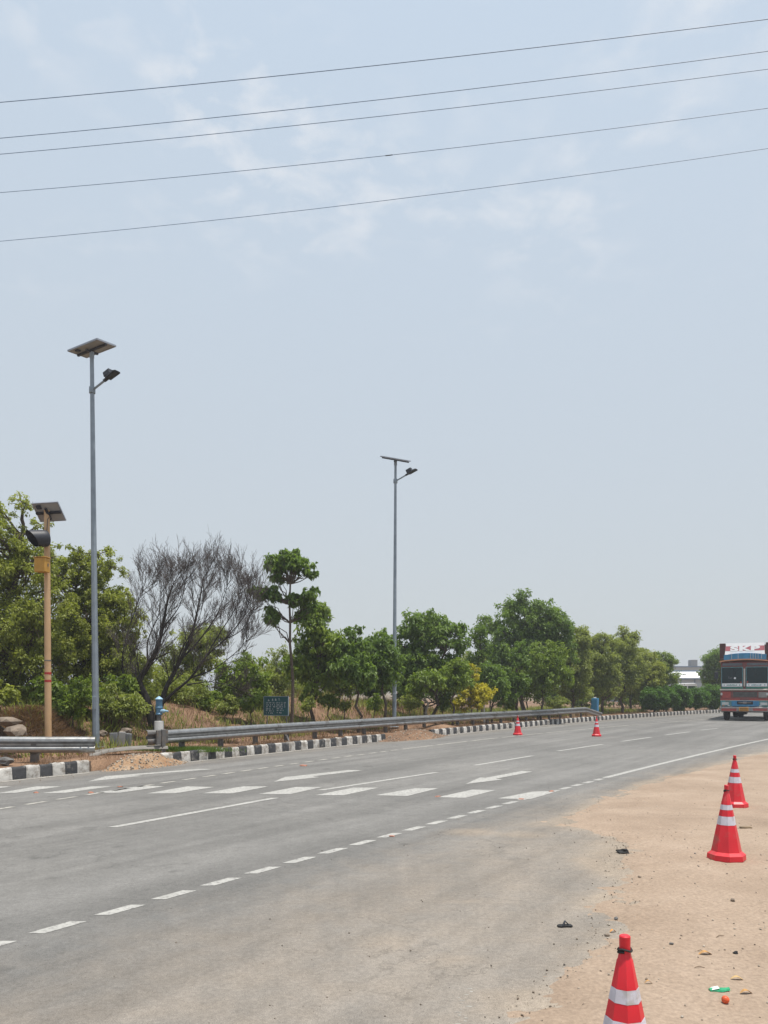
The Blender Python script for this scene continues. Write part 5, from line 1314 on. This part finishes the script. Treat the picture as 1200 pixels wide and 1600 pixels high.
for i, (px_, d_, c_) in enumerate([(532, 33, [(528, 1025, 40, 34), (545, 1060, 44, 26), (510, 1060, 34, 26)]), (588, 34, [(585, 1028, 38, 34), (600, 1060, 40, 26), (572, 1062, 30, 24)]), (745, 41, [(742, 1045, 34, 36), (730, 1075, 36, 22), (765, 1072, 30, 20)])]):
    tree('leafy_tree', ['full green tree closing the gap left of the young tree with the top tuft', 'full green tree closing the gap behind the tree left of the farther lamp pole', 'full green tree behind the yellow flowering bush'][i], d_, px_, c_, [L_mid, L_dark, L_olive][i], 0.19, 0.09, dens=0.75, seed=160 + i, trunk_r=0.06, nprim=10, clump=0.36)
for i, (px_, py_, d_, r_, mt) in enumerate([(322, 1100, 24.5, 20, L_mid), (352, 1104, 24, 18, L_olive), (392, 1100, 24.5, 20, L_mid), (478, 1102, 25.5, 14, L_olive), (512, 1098, 26.5, 16, L_mid), (536, 1104, 26.2, 12, L_olive), (584, 1100, 28, 15, L_mid), (640, 1098, 30, 16, L_olive), (690, 1100, 31.5, 15, L_mid), (790, 1100, 36, 15, L_mid), (872, 1100, 40, 14, L_olive)]):
    tree('low_shrub', ['low green shrub right of the blue standpipe', 'low olive shrub midway between standpipe and notice board', 'low green shrub just left of the notice board', 'low olive shrub just right of the notice board', 'low green shrub on the bank below the dark bushy tree', 'small olive shrub left of the young tree stem', 'low green shrub between the two young tree stems', 'low olive shrub right of the farther lamp pole foot', 'low green shrub under the broad dark green tree', 'low green shrub under the domed tree, left of its trunk', 'low olive shrub under the bright mid-green tree'][i], d_, px_, [(px_, py_, r_ * 1.25, r_ * 0.75), (px_ + r_ * 0.5, py_ - r_ * 0.5, r_ * 0.8, r_ * 0.6)], mt, 0.10, 0.045, dens=0.7, seed=180 + i, trunk_r=0.025, nprim=7, cat='shrub', group='low shrubs on the bank', clump=0.42)
# clipped hedge shrubs
for i, (px_, rx_, ry_, d_, py_) in enumerate([(1022, 17, 17, 49.8, 1092), (1041, 15, 16, 51.0, 1092), (1062, 17, 17, 52.5, 1091), (1087, 17, 16, 54.5, 1091), (1112, 18, 16, 57, 1091)]):
    k = d_ / FPX
    tree('hedge_shrub', ['leftmost', 'second', 'middle', 'fourth', 'rightmost'][i] + ' clipped round shrub of the hedge left of the truck', d_, px_, [(px_, py_ - 3, rx_, ry_), (px_ - 4, py_ + 6, rx_ * 0.85, ry_ * 0.75), (px_ + 5, py_ + 2, rx_ * 0.85, ry_ * 0.9)], L_hedge, 0.13, 0.06, dens=1.25, seed=90 + i, trunk_r=0.05, nprim=14, cat='shrub', group='clipped hedge shrubs', clump=0.45, droop=0.1)

# -- bare tree: ascending, finely forked branches
def bare_tree():
    rng = np.random.default_rng(7)
    d = 21.0; k = d / FPX
    b = atd(243, 1134, d); z0 = zm(b.x, b.y)
    root = empty('bare_tree', (b.x, b.y, z0), label='leafless dark tree with fanned fine branches behind the blue standpipe', cat='tree', group='trees along the median')
    trunk = MB(); br = MB(); tw = MB()
    def P(px, py, y=0.0):
        if py < 1045: py = 1045 - (1045 - py) * 0.74
        if px > 300: px = 300 + (px - 300) * 0.86
        return Vector(((px - 243) * k, y, CAM_H - (py - HORIZON) * k - z0))
    limbs = [([P(241, 1140), P(236, 1120), P(228, 1090), P(218, 1064), P(232, 1038), P(246, 1000), P(254, 960), P(262, 900), P(272, 862)], 0.115),
             ([P(243, 1140, 0.02), P(248, 1112, 0.05), P(258, 1075, 0.1), P(280, 1025, 0.15), P(298, 965, 0.2), P(310, 900, 0.2), P(318, 852, 0.2)], 0.085),
             ([P(252, 1100, 0.05), P(275, 1080, -0.1), P(300, 1060, -0.2), P(330, 1020, -0.3), P(365, 985, -0.4), P(398, 940, -0.4), P(408, 905, -0.4)], 0.06),
             ([P(228, 1088), P(205, 1070, -0.1), P(195, 1045, -0.2), P(200, 985, -0.2), P(215, 915, -0.1), P(225, 880, -0.1)], 0.05),
             ([P(280, 1025, 0.15), P(305, 985, 0.4), P(335, 930, 0.6), P(352, 880, 0.6), P(356, 862, 0.6)], 0.045),
             ([P(232, 1038), P(222, 985, 0.5), P(236, 925, 0.7), P(240, 870, 0.7)], 0.04),
             ([P(254, 960), P(285, 915, -0.3), P(296, 862, -0.4)], 0.032),
             ([P(300, 1060, -0.2), P(345, 1045, -0.3), P(385, 1010, -0.3), P(405, 985, -0.4)], 0.032),
             ([P(290, 1070, 0.1), P(330, 1065, 0.3), P(370, 1072, 0.3)], 0.03),
             ([P(330, 1020, -0.3), P(352, 970, -0.1), P(378, 920, 0.0), P(388, 880, 0.0)], 0.034),
             ([P(365, 985, -0.4), P(392, 965, -0.2), P(410, 930, -0.2)], 0.024),
             ([P(270, 1050, 0.12), P(292, 1000, -0.4), P(322, 945, -0.6), P(330, 890, -0.6)], 0.034)]
    def smooth(pts, n=4):
        out = []
        for i in range(len(pts) - 1):
            p0 = pts[max(i - 1, 0)]; p1 = pts[i]; p2 = pts[i + 1]; p3 = pts[min(i + 2, len(pts) - 1)]
            for j in range(n):
                t = j / n
                out.append(0.5 * ((2 * p1) + (p2 - p0) * t + (2 * p0 - 5 * p1 + 4 * p2 - p3) * t * t + (3 * p1 - p0 - 3 * p2 + p3) * t ** 3))
        out.append(pts[-1]); return out
    def grow(p, dr, ln, r, lev):
        n = 4 if lev < 3 else 3
        pts = [p]; q = p.copy(); dd = dr.copy()
        for i in range(n):
            dd = (dd + Vector(rng.normal(size=3)) * 0.10 + Vector((0, 0, 0.09))).normalized()
            q = q + dd * (ln / n); pts.append(q.copy())
        rad = [max(0.0029, r * (1 - 0.6 * i / n)) for i in range(n + 1)]
        (br if lev < 2 else tw).tube(pts, rad, 5 if lev < 2 else 3, caps=False)
        if lev < 4:
            nb = [5, 5, 4, 3][lev]
            for c in range(nb):
                t = 0.25 + 0.75 * (c + rng.random() * 0.8) / nb; t = min(t, 0.99)
                j = int(t * n); a = pts[j].lerp(pts[min(j + 1, n)], t * n - j)
                side = Vector(rng.normal(size=3)); side = (side - side.dot(dd) * dd).normalized()
                nd = (dd * 0.95 + side * rng.uniform(0.3, 0.6)).normalized()
                grow(a, nd, ln * rng.uniform(0.5, 0.72), r * 0.5, lev + 1)
    for li, (pts, r0) in enumerate(limbs):
        S = smooth(pts); n = len(S)
        rad = [max(0.008, (1.35 if li < 2 else 0.85) * r0 * (1 - 0.92 * (i / (n - 1)) ** 0.7)) for i in range(n)]
        (trunk if li < 2 else br).tube(S, rad, 8, caps=False)
        for i in range(int(n * 0.32), n):
            nb = 1 if i < n - 2 else 3
            for _ in range(nb):
                dd = (S[min(i + 1, n - 1)] - S[max(i - 1, 0)]).normalized()
                side = Vector(rng.normal(size=3)); side = (side - side.dot(dd) * dd).normalized()
                nd = (dd * 0.8 + side * rng.uniform(0.4, 0.8) + Vector((0, 0, 0.15))).normalized()
                grow(S[i].copy(), nd, rng.uniform(0.42, 0.80) * (1.0 if li < 7 else 0.75), max(0.008, min(0.02, rad[i] * 0.42)), 1)
    trunk.build('trunk', M_darkbark, root, smooth=60); br.build('branches', M_darkbark, root, smooth=60)
    tag(tw.build('twigs', M_twig, root, smooth=0), kind='stuff')
bare_tree()

# -- grasses (uncountable)
def grass(name, label, n, region, mat, hgt, wid, seed, clumpy=6.0, thr=0.45, lean=0.5):
    """region: function(rng, n) -> X, Y"""
    rng = np.random.default_rng(seed)
    X, Y = region(rng, n)
    keep = fbm(X * clumpy * 0.2, Y * clumpy * 0.2, seed) > thr * (0.7 + 0.6 * rng.random(len(X)))
    X, Y = X[keep], Y[keep]; n = len(X)
    Z = zmed(X, Y)
    h = hgt * (0.35 + 0.9 * rng.random(n)); a = rng.random(n) * 2 * np.pi
    w = wid * (0.6 + 0.8 * rng.random(n)); ln = rng.normal(size=(n, 2)) * lean
    b0 = np.stack([X - np.cos(a) * w / 2, Y - np.sin(a) * w / 2, Z - 0.01], 1)
    b1 = np.stack([X + np.cos(a) * w / 2, Y + np.sin(a) * w / 2, Z - 0.01], 1)
    tp_ = np.stack([X + ln[:, 0] * h, Y + ln[:, 1] * h, Z + h], 1)
    m_ = (b0 + b1) / 2 * 0.45 + tp_ * 0.55 + np.stack([np.zeros(n), np.zeros(n), h * 0.12], 1)
    s_ = (b1 - b0) * 0.35
    V = np.stack([b0, b1, m_ + s_, m_ - s_, tp_], 1).reshape(-1, 3)
    i = np.arange(n) * 5
    F = np.concatenate([np.stack([i, i + 1, i + 2], 1), np.stack([i, i + 2, i + 3], 1), np.stack([i + 3, i + 2, i + 4], 1)])
    o = link_mesh(name, np_mesh(name, V, F, mat, attrs={'tint': np.repeat(rng.random(n), 5)}))
    tag(o, label, 'grass', kind='stuff'); return o
def behind(s0, s1, y0, y1, pw=1.0):
    def f(rng, n):
        q = kerbP.s_of_y(y0) + (kerbP.s_of_y(y1) - kerbP.s_of_y(y0)) * rng.random(n)
        s_ = s0 + (s1 - s0) * rng.random(n) ** pw
        x = np.interp(q, kerbP.S, kerbP.X); y = np.interp(q, kerbP.S, kerbP.Y)
        dxx = np.gradient(kerbP.X, kerbP.S); dyy = np.gradient(kerbP.Y, kerbP.S)
        tx = np.interp(q, kerbP.S, dxx); ty = np.interp(q, kerbP.S, dyy)
        return x - ty * s_, y + tx * s_
    return f
def blob(px, d, rx, ry):
    def f(rng, n):
        x0 = (px - 600) / FPX * d
        return x0 + rng.normal(size=n) * rx, d + rng.normal(size=n) * ry
    return f
grass('dry_grass', 'short dry straw-coloured grass covering the bank behind the guardrail', 75000, behind(0.9, 13.0, 12, 48), L_straw, 0.15, 0.010, 201, thr=0.40)
grass('tall_dry_grass', 'tall brown dry grass standing among the trunks', 9000, behind(3.0, 8.0, 21, 34), L_straw, 0.38, 0.011, 202, thr=0.50, lean=0.35)
grass('straw_heap', 'heaped dry straw behind the short left guardrail', 12000, blob(62, 18.3, 0.55, 0.5), L_straw, 0.11, 0.014, 203, thr=0.0, lean=1.6)
grass('kerb_grass', 'sparse dry grass between the striped kerb and guardrail', 12000, behind(0.16, 1.0, 12, 40), L_straw, 0.07, 0.008, 204, thr=0.47, lean=0.9)
grass('green_grass', 'fresh green grass under the near end of the long guardrail', 6000, blob(285, 18.3, 0.42, 0.16), L_green, 0.10, 0.010, 205, thr=0.0)
grass('weed_grass', 'green weeds scattered over the bank behind the guardrail', 45000, behind(1.6, 10.0, 15, 50), L_olive, 0.28, 0.022, 206, thr=0.46, lean=0.45)

# ------------------------------------------------------------------ rubble, litter and loose stones
M_gravel = pmat('grey_gravel', (0.30, 0.27, 0.24), rough=0.95, var=0.3, vscale=8)
M_redsoil = ground_mat('reddish_soil', [(0.24, 0.125, 0.065), (0.31, 0.20, 0.12), (0.36, 0.27, 0.19)], 2.2, fine=0.3, bump=0.6, fscale=60)
def stones(name, pts, sizes, mats, parent=None, seed=1, label=None, cat=None):
    """many small angular stones as one mesh; colour varies by stone"""
    rng = np.random.default_rng(seed); n = len(pts)
    t = np.array([(1, 1, 1), (-1, -1, 1), (-1, 1, -1), (1, -1, -1), (0.1, 0.1, 1.5), (1.4, 0.2, 0.1), (0.2, -1.4, -0.1)], float) / 1.7
    Fb = []
    bm = bmesh.new()
    for p in t: bm.verts.new(p)
    bmesh.ops.convex_hull(bm, input=bm.verts); bm.verts.index_update()
    Vb = np.array([v.co for v in bm.verts]); Fb = np.array([[v.index for v in f.verts] for f in bm.faces if len(f.verts) == 3]); bm.free()
    q = rng.normal(size=(n, 4)); q /= np.linalg.norm(q, axis=1)[:, None]
    w, x, y, z = q.T
    Rm = np.stack([np.stack([1 - 2 * (y * y + z * z), 2 * (x * y - z * w), 2 * (x * z + y * w)], -1), np.stack([2 * (x * y + z * w), 1 - 2 * (x * x + z * z), 2 * (y * z - x * w)], -1), np.stack([2 * (x * z - y * w), 2 * (y * z + x * w), 1 - 2 * (x * x + y * y)], -1)], 1)
    V = np.einsum('nij,vj->nvi', Rm, Vb) * np.asarray(sizes)[:, None, None] * (1 + 0.3 * rng.normal(size=(n, len(Vb), 1)) * 0.5)
    V = V + np.asarray(pts)[:, None, :]
    F = (np.arange(n)[:, None, None] * len(Vb) + Fb[None]).reshape(-1, 3)
    o = link_mesh(name, np_mesh(name, V.reshape(-1, 3), F, mats, attrs={'tint': np.repeat(rng.random(n), len(Vb))}), parent)
    tag(o, label, cat, kind='stuff'); return o
def tint_mat(name, a, b):
    m = bpy.data.materials.new(name); m.use_nodes = True; N = m.node_tree.nodes; L_ = m.node_tree.links
    at_ = N.new('ShaderNodeAttribute'); at_.attribute_name = 'tint'
    mm = N.new('ShaderNodeMix'); mm.data_type = 'RGBA'; mm.inputs[6].default_value = (*a, 1); mm.inputs[7].default_value = (*b, 1)
    L_.new(at_.outputs['Fac'], mm.inputs[0]); L_.new(mm.outputs[2], N['Principled BSDF'].inputs['Base Color']); N['Principled BSDF'].inputs['Roughness'].default_value = 0.95
    return m
M_stones = tint_mat('mixed_stones', (0.16, 0.12, 0.09), (0.40, 0.35, 0.29))
M_darkstones = tint_mat('dark_chips', (0.05, 0.045, 0.04), (0.22, 0.18, 0.14))

def rubble_heap(c, ax, rx, ry, hgt, n, seed, label, soil):
    rng = np.random.default_rng(seed)
    root = empty('rubble_heap', (c[0], c[1], 0.0), rz=ax, label=label, cat='rubble', group='rubble heaps on the kerb')
    g = np.linspace(-1.25, 1.25, 46); U, Vv = np.meshgrid(g, g)
    def hz_(u, v):
        r_ = np.sqrt(u ** 2 + v ** 2) + (fbm(u * 2 + seed, v * 2, seed) - 0.47) * 0.5
        return hgt * (1 - sstep(r_, 0.15, 1.05)) * (0.8 + 0.5 * fbm(u * 4, v * 4 + seed, seed + 1)) - 0.03
    Z = hz_(U, Vv)
    link_mesh('mound', np_mesh('mound', np.stack([U * rx, Vv * ry, Z], -1).reshape(-1, 3), grid_faces(*U.shape), soil, smooth=True), root)
    u, v = rng.uniform(-1.15, 1.15, n), rng.uniform(-1.15, 1.15, n)
    ok = hz_(u, v) > -0.012; u, v = u[ok], v[ok]
    sz = 0.007 + 0.028 * rng.random(len(u)) ** 3.2
    stones('stones', np.stack([u * rx, v * ry, hz_(u, v) + sz * 0.2], 1), sz, M_stones, root, seed)
    return root
p = at(222, 1194, 0.05); dk = kerbP.dir(kerbP.s_of_y(16.3))
rubble_heap((p.x - 0.02, p.y + 0.12), math.atan2(dk.y, dk.x), 1.28, 0.62, 0.27, 2600, 5, 'heap of reddish soil and gravel spilling through the broken kerb', M_redsoil)
p = at(642, 1152, 0.05); dk = kerbP.dir(kerbP.s_of_y(26.3))
rubble_heap((p.x, p.y + 0.25), math.atan2(dk.y, dk.x), 2.3, 0.85, 0.30, 2600, 9, 'grey rubble burying the kerb in front of the farther lamp', M_median)
# chips of brick and scuffed studs on the asphalt
M_brick = pmat('brick_chip', (0.34, 0.15, 0.10), rough=0.9, var=0.2)
for i, (px_, py_, s_, lab) in enumerate([(188, 1230, 0.05, 'orange brick chip between zebra bars, second from the left'), (142, 1239, 0.05, 'orange brick chip below the left zebra bars'), (57, 1239, 0.045, 'orange brick chip at the left end of the zebra crossing'), (473, 1197, 0.09, 'broken orange brick piece on the inner line of the road'), (685, 1245, 0.045, 'orange brick chip at the left tip of a zebra bar'), (815, 1249, 0.045, 'orange brick chip beside the rightmost zebra bar'), (612, 1307, 0.035, 'orange brick chip beside the dashed edge line'), (862, 1237, 0.05, 'orange brick chip where edge line meets the crossing')]):
    o = link_mesh('brick_chip', rock_mesh('brick_chip', (s_, s_ * 0.7, s_ * 0.28), 300 + i, M_brick, sub=1, rough=0.3), None, at(px_, py_) + Vector((0, 0, s_ * 0.14))); tag(o, lab, 'brick chip', 'brick chips on the road')
rng = np.random.default_rng(77)
# loose stones on the sand (sit on the verge surface) and on the apron
n = 5200
ii = rng.integers(0, VX.size, n * 2); ii = ii[(VZ.ravel()[ii] > 0.004) & (VY.ravel()[ii] < 14)][:n]
sz = 0.0022 + 0.009 * rng.random(len(ii)) ** 5
stones('loose_stones', np.stack([VX.ravel()[ii], VY.ravel()[ii], VZ.ravel()[ii] + sz * 0.25], 1), sz, M_stones, None, 3, 'tiny loose stones strewn over the sandy verge', 'gravel')
X_ = rng.uniform(-2.5, 6, 4200); Y_ = 2.2 + 12 * rng.random(4200) ** 1.3
s_ = sand_dist(X_, Y_); ok = (s_ < -0.02) & (X_ > edgeX(Y_) - 0.3 - 2.5 * rng.random(4200) ** 3) & (rng.random(4200) < np.exp(s_ / 1.6) + 0.10)
X_, Y_ = X_[ok], Y_[ok]; sz = 0.002 + 0.007 * rng.random(len(X_)) ** 5
e_i = rng.integers(0, len(SD), 3600); ex = SD[e_i, 0] + 0.06 + rng.normal(size=3600) * 0.13; ey = SD[e_i, 1] + rng.normal(size=3600) * 0.13
ok = (ey > 2) & (ey < 14); ex, ey = ex[ok], ey[ok]; sz2 = 0.002 + 0.008 * rng.random(len(ex)) ** 5
stones('edge_gravel', np.stack([ex, ey, 0.004 + sz2 * 0.3], 1), sz2, M_stones, None, 8, 'loose gravel along the ragged edge where asphalt meets sand', 'gravel')
stones('asphalt_grit', np.stack([X_, Y_, sz * 0.4], 1), sz, M_darkstones, None, 4, 'dark grit and chips scattered on the dusty paved shoulder', 'gravel')
q = kerbP.s_of_y(11) + 40 * rng.random(900); s2 = -0.02 - 0.5 * rng.random(900) ** 2.5
x = np.interp(q, kerbP.S, kerbP.X); y = np.interp(q, kerbP.S, kerbP.Y); sz = 0.004 + 0.016 * rng.random(900) ** 3
stones('gutter_grit', np.stack([x - s2 * 0.83, y + s2 * 0.56, sz * 0.4], 1), sz, M_stones, None, 6, 'grit gathered along the foot of the striped kerb', 'gravel')

def sand_z(x, y):
    j = np.argmin((VX - x) ** 2 + (VY - y) ** 2); return max(0.0, float(VZ.ravel()[j]))
def on_sand(px, py):
    p = at(px, py, 0.02); return Vector((p.x, p.y, sand_z(p.x, p.y)))
# lost sandal
p = at(882, 1448)
sdl = empty('sandal', p, rz=R(6), label='worn black rubber sandal lying on the grey shoulder', cat='sandal')
mb = MB(); out_ = [(-0.048, -0.018), (-0.03, -0.026), (0.01, -0.021), (0.04, -0.027), (0.054, -0.014), (0.054, 0.012), (0.038, 0.024), (0.0, 0.02), (-0.034, 0.023), (-0.05, 0.01)]
mb.sweep([(a, b) for a, b in out_], [(Vector((0, 0, 0.001)), Vector((1, 0, 0)), Vector((0, 1, 0))), (Vector((0, 0, 0.011)), Vector((1, 0, 0)), Vector((0, 1, 0))), (Vector((0, 0, 0.014)), Vector((0.93, 0, 0)), Vector((0, 0.9, 0)))]); mb.build('sole', M_black, sdl)
mb = MB(); mb.tube([(-0.02, -0.022, 0.012), (-0.005, -0.012, 0.034), (0.005, 0.004, 0.038), (0.0, 0.02, 0.012)], 0.0065, 6); mb.tube([(0.03, 0.0, 0.012), (0.012, 0.0, 0.032), (0.0, 0.0, 0.038)], 0.004, 6); mb.build('strap', M_dark, sdl)
# crumpled black scrap
p = at(973, 1333)
o = link_mesh('rubber_scrap', rock_mesh('rubber_scrap', (0.055, 0.035, 0.028), 320, M_black, rough=0.45), None, p + Vector((0, 0, 0.014))); tag(o, 'crumpled black scrap lying where asphalt meets the sand', 'scrap')
# plank piece, ball, packet
p = on_sand(1165, 1296)
mb = MB(); mb.box(-0.075, 0.075, -0.022, 0.022, -0.004, 0.020, b=0.006); mb.v = [(x, y + 0.01 * math.sin(x * 30), z + 0.003 * math.sin(x * 50)) for x, y, z in mb.v]
o = mb.build('wood_piece', pmat('weathered_wood', (0.22, 0.16, 0.10), rough=0.9, var=0.3, vscale=20), None, p, (0, 0.03, 0.12)); tag(o, 'short brown piece of wood on the sand right of the cone pair', 'wood')
p = on_sand(1133.5, 1571)
ballr = 0.020
me = rock_mesh('red_ball', (ballr, ballr, ballr), 330, pmat('orange_red_rind', (0.62, 0.09, 0.025), rough=0.45, var=0.2, vscale=40), sub=3, rough=0.02)
ball = link_mesh('red_ball', me, None, p + Vector((0, 0, ballr * 0.9))); tag(ball, 'small orange-red ball below the green packet on the sand', 'ball')
p = on_sand(1124, 1552)
pk = empty('green_packet', p, rz=R(5), label='crushed green and white packet on the sand above the red ball', cat='packet')
mb = MB(); fr = []
for k in range(9):
    t = k / 8; w_ = 0.014 + 0.008 * math.sin(math.pi * t) ; hgt_ = 0.008 + 0.007 * abs(math.sin(2.3 * math.pi * t + 0.4))
    fr.append((Vector((-0.055 + 0.11 * t, 0.004 * math.sin(t * 9), 0.001)), Vector((0, w_ / 0.02, 0)), Vector((0, 0, hgt_ / 0.012))))
mb.sweep([(-0.02, 0.0), (-0.015, 0.008), (0.0, 0.012), (0.015, 0.008), (0.02, 0.0)], fr); mb.build('wrapper', pmat('green_film', (0.03, 0.28, 0.13), rough=0.25, var=0.25, vscale=50), pk, smooth=25)
mb = MB(); mb.add([(-0.047, -0.014, 0.0095), (-0.005, -0.013, 0.016), (-0.005, 0.010, 0.021), (-0.045, 0.010, 0.015)], [(0, 1, 2, 3)]); mb.build('white_label', pmat('white_film', (0.7, 0.72, 0.7), rough=0.3), pk, smooth=0)
# dry leaves and twigs
M_dryleaf = pmat('dry_leaf', (0.42, 0.23, 0.08), rough=0.8, var=0.3, vscale=40)
M_drytwig = pmat('dry_twig', (0.20, 0.14, 0.09), rough=0.9, var=0.3)
def dry_leaf(px, py, ln, rz_, lab, mat=M_dryleaf):
    p = on_sand(px, py)
    mb = MB(); vv, ff = [], []
    n = 8
    for k in range(n + 1):
        t = k / n; w_ = ln * 0.16 * math.sin(math.pi * (0.06 + 0.9 * t)); zc = 0.004 + 0.012 * math.sin(math.pi * t * 1.3)
        vv += [(-ln / 2 + ln * t, -w_, zc + 0.4 * w_), (-ln / 2 + ln * t, 0, zc), (-ln / 2 + ln * t, w_, zc + 0.5 * w_)]
    for k in range(n): ff += [(k * 3, k * 3 + 3, k * 3 + 4, k * 3 + 1), (k * 3 + 1, k * 3 + 4, k * 3 + 5, k * 3 + 2)]
    mb.add(vv, ff); o = mb.build('dry_leaf', mat, None, p, (0, 0, rz_)); tag(o, lab, 'leaf', 'dry leaves on the sand')
dry_leaf(1103, 1494, 0.10, 0.2, 'long curled dry leaf on the sand upper left of the green packet')
dry_leaf(1153, 1533, 0.08, -0.1, 'pale yellow dry leaf right of and above the green packet', pmat('pale_dry_leaf', (0.50, 0.34, 0.15), rough=0.8, var=0.2))
dry_leaf(1167, 1556, 0.08, 0.15, 'crumpled brown dry leaf right of the green packet')
dry_leaf(1014, 1542, 0.05, 0.1, 'small dry leaf beside the nearest cone')
dry_leaf(958, 1452, 0.06, 0.5, 'orange dry leaf at the sand edge above the nearest cone', pmat('orange_dry_leaf', (0.55, 0.25, 0.05), rough=0.8, var=0.2))
for i, (px_, py_, ln, rz_, lab) in enumerate([(1125, 1467, 0.07, 0.5, 'thin curved twig upper centre of the sand'), (1093, 1517, 0.06, 0.05, 'straight dark twig left above the green packet'), (1095, 1490, 0.04, -0.1, 'short dark twig beside the long curled leaf')]):
    p = on_sand(px_, py_); mb = MB(); mb.tube([(-ln / 2, 0, 0.004), (0, 0.006, 0.010), (ln / 2, -0.004, 0.004)], [0.002, 0.0028, 0.0015], 5)
    o = mb.build('twig', M_drytwig, None, p, (0, 0, rz_)); tag(o, lab, 'twig', 'twigs on the sand')
for i, (px_, py_, s_, mt, lab) in enumerate([(1150, 1493, 0.016, M_black, 'black rounded pebble on the sand above the green packet'), (1145, 1411, 0.020, M_palestone, 'brown stone alone on the upper right of the sand'), (1049, 1480, 0.013, M_post, 'dark flat pebble right of the nearest cone top'), (949, 1458, 0.018, M_palestone, 'grey pebble beside the orange leaf at the sand edge'), (963, 1433, 0.018, M_post, 'dark stone on the ragged sand edge'), (1086, 1336, 0.010, M_post, 'dark pebble left of the front cone of the pair'), (999, 1368, 0.016, M_palestone, 'brown stone at the corner of the ragged asphalt edge')]):
    p = on_sand(px_, py_)
    o = link_mesh('pebble', rock_mesh('pebble', (s_, s_ * 0.8, s_ * 0.6), 340 + i, mt, sub=2), None, p + Vector((0, 0, s_ * 0.35)), (0, 0, i)); tag(o, lab, 'pebble', 'pebbles on the sand')

# ------------------------------------------------------------------ summer haze: one closed box of thin, even, pale air round the whole place
hz = MB(); hz.box(-2600, 2600, -450, 4100, -1.2, 16.0)
haze = hz.mesh('haze', [], smooth=0)
m = bpy.data.materials.new('haze_air'); m.use_nodes = True
m.node_tree.nodes.clear()
mo = m.node_tree.nodes.new('ShaderNodeOutputMaterial'); pv = m.node_tree.nodes.new('ShaderNodeVolumePrincipled')
pv.inputs['Color'].default_value = (0.93, 0.95, 1.0, 1); pv.inputs['Density'].default_value = 0.0012; pv.inputs['Anisotropy'].default_value = 0.3
m.node_tree.links.new(pv.outputs[0], mo.inputs['Volume'])
haze.materials.append(m)
tag(link_mesh('haze', haze), 'thin pale summer haze filling the air over the road', 'haze', kind='stuff')
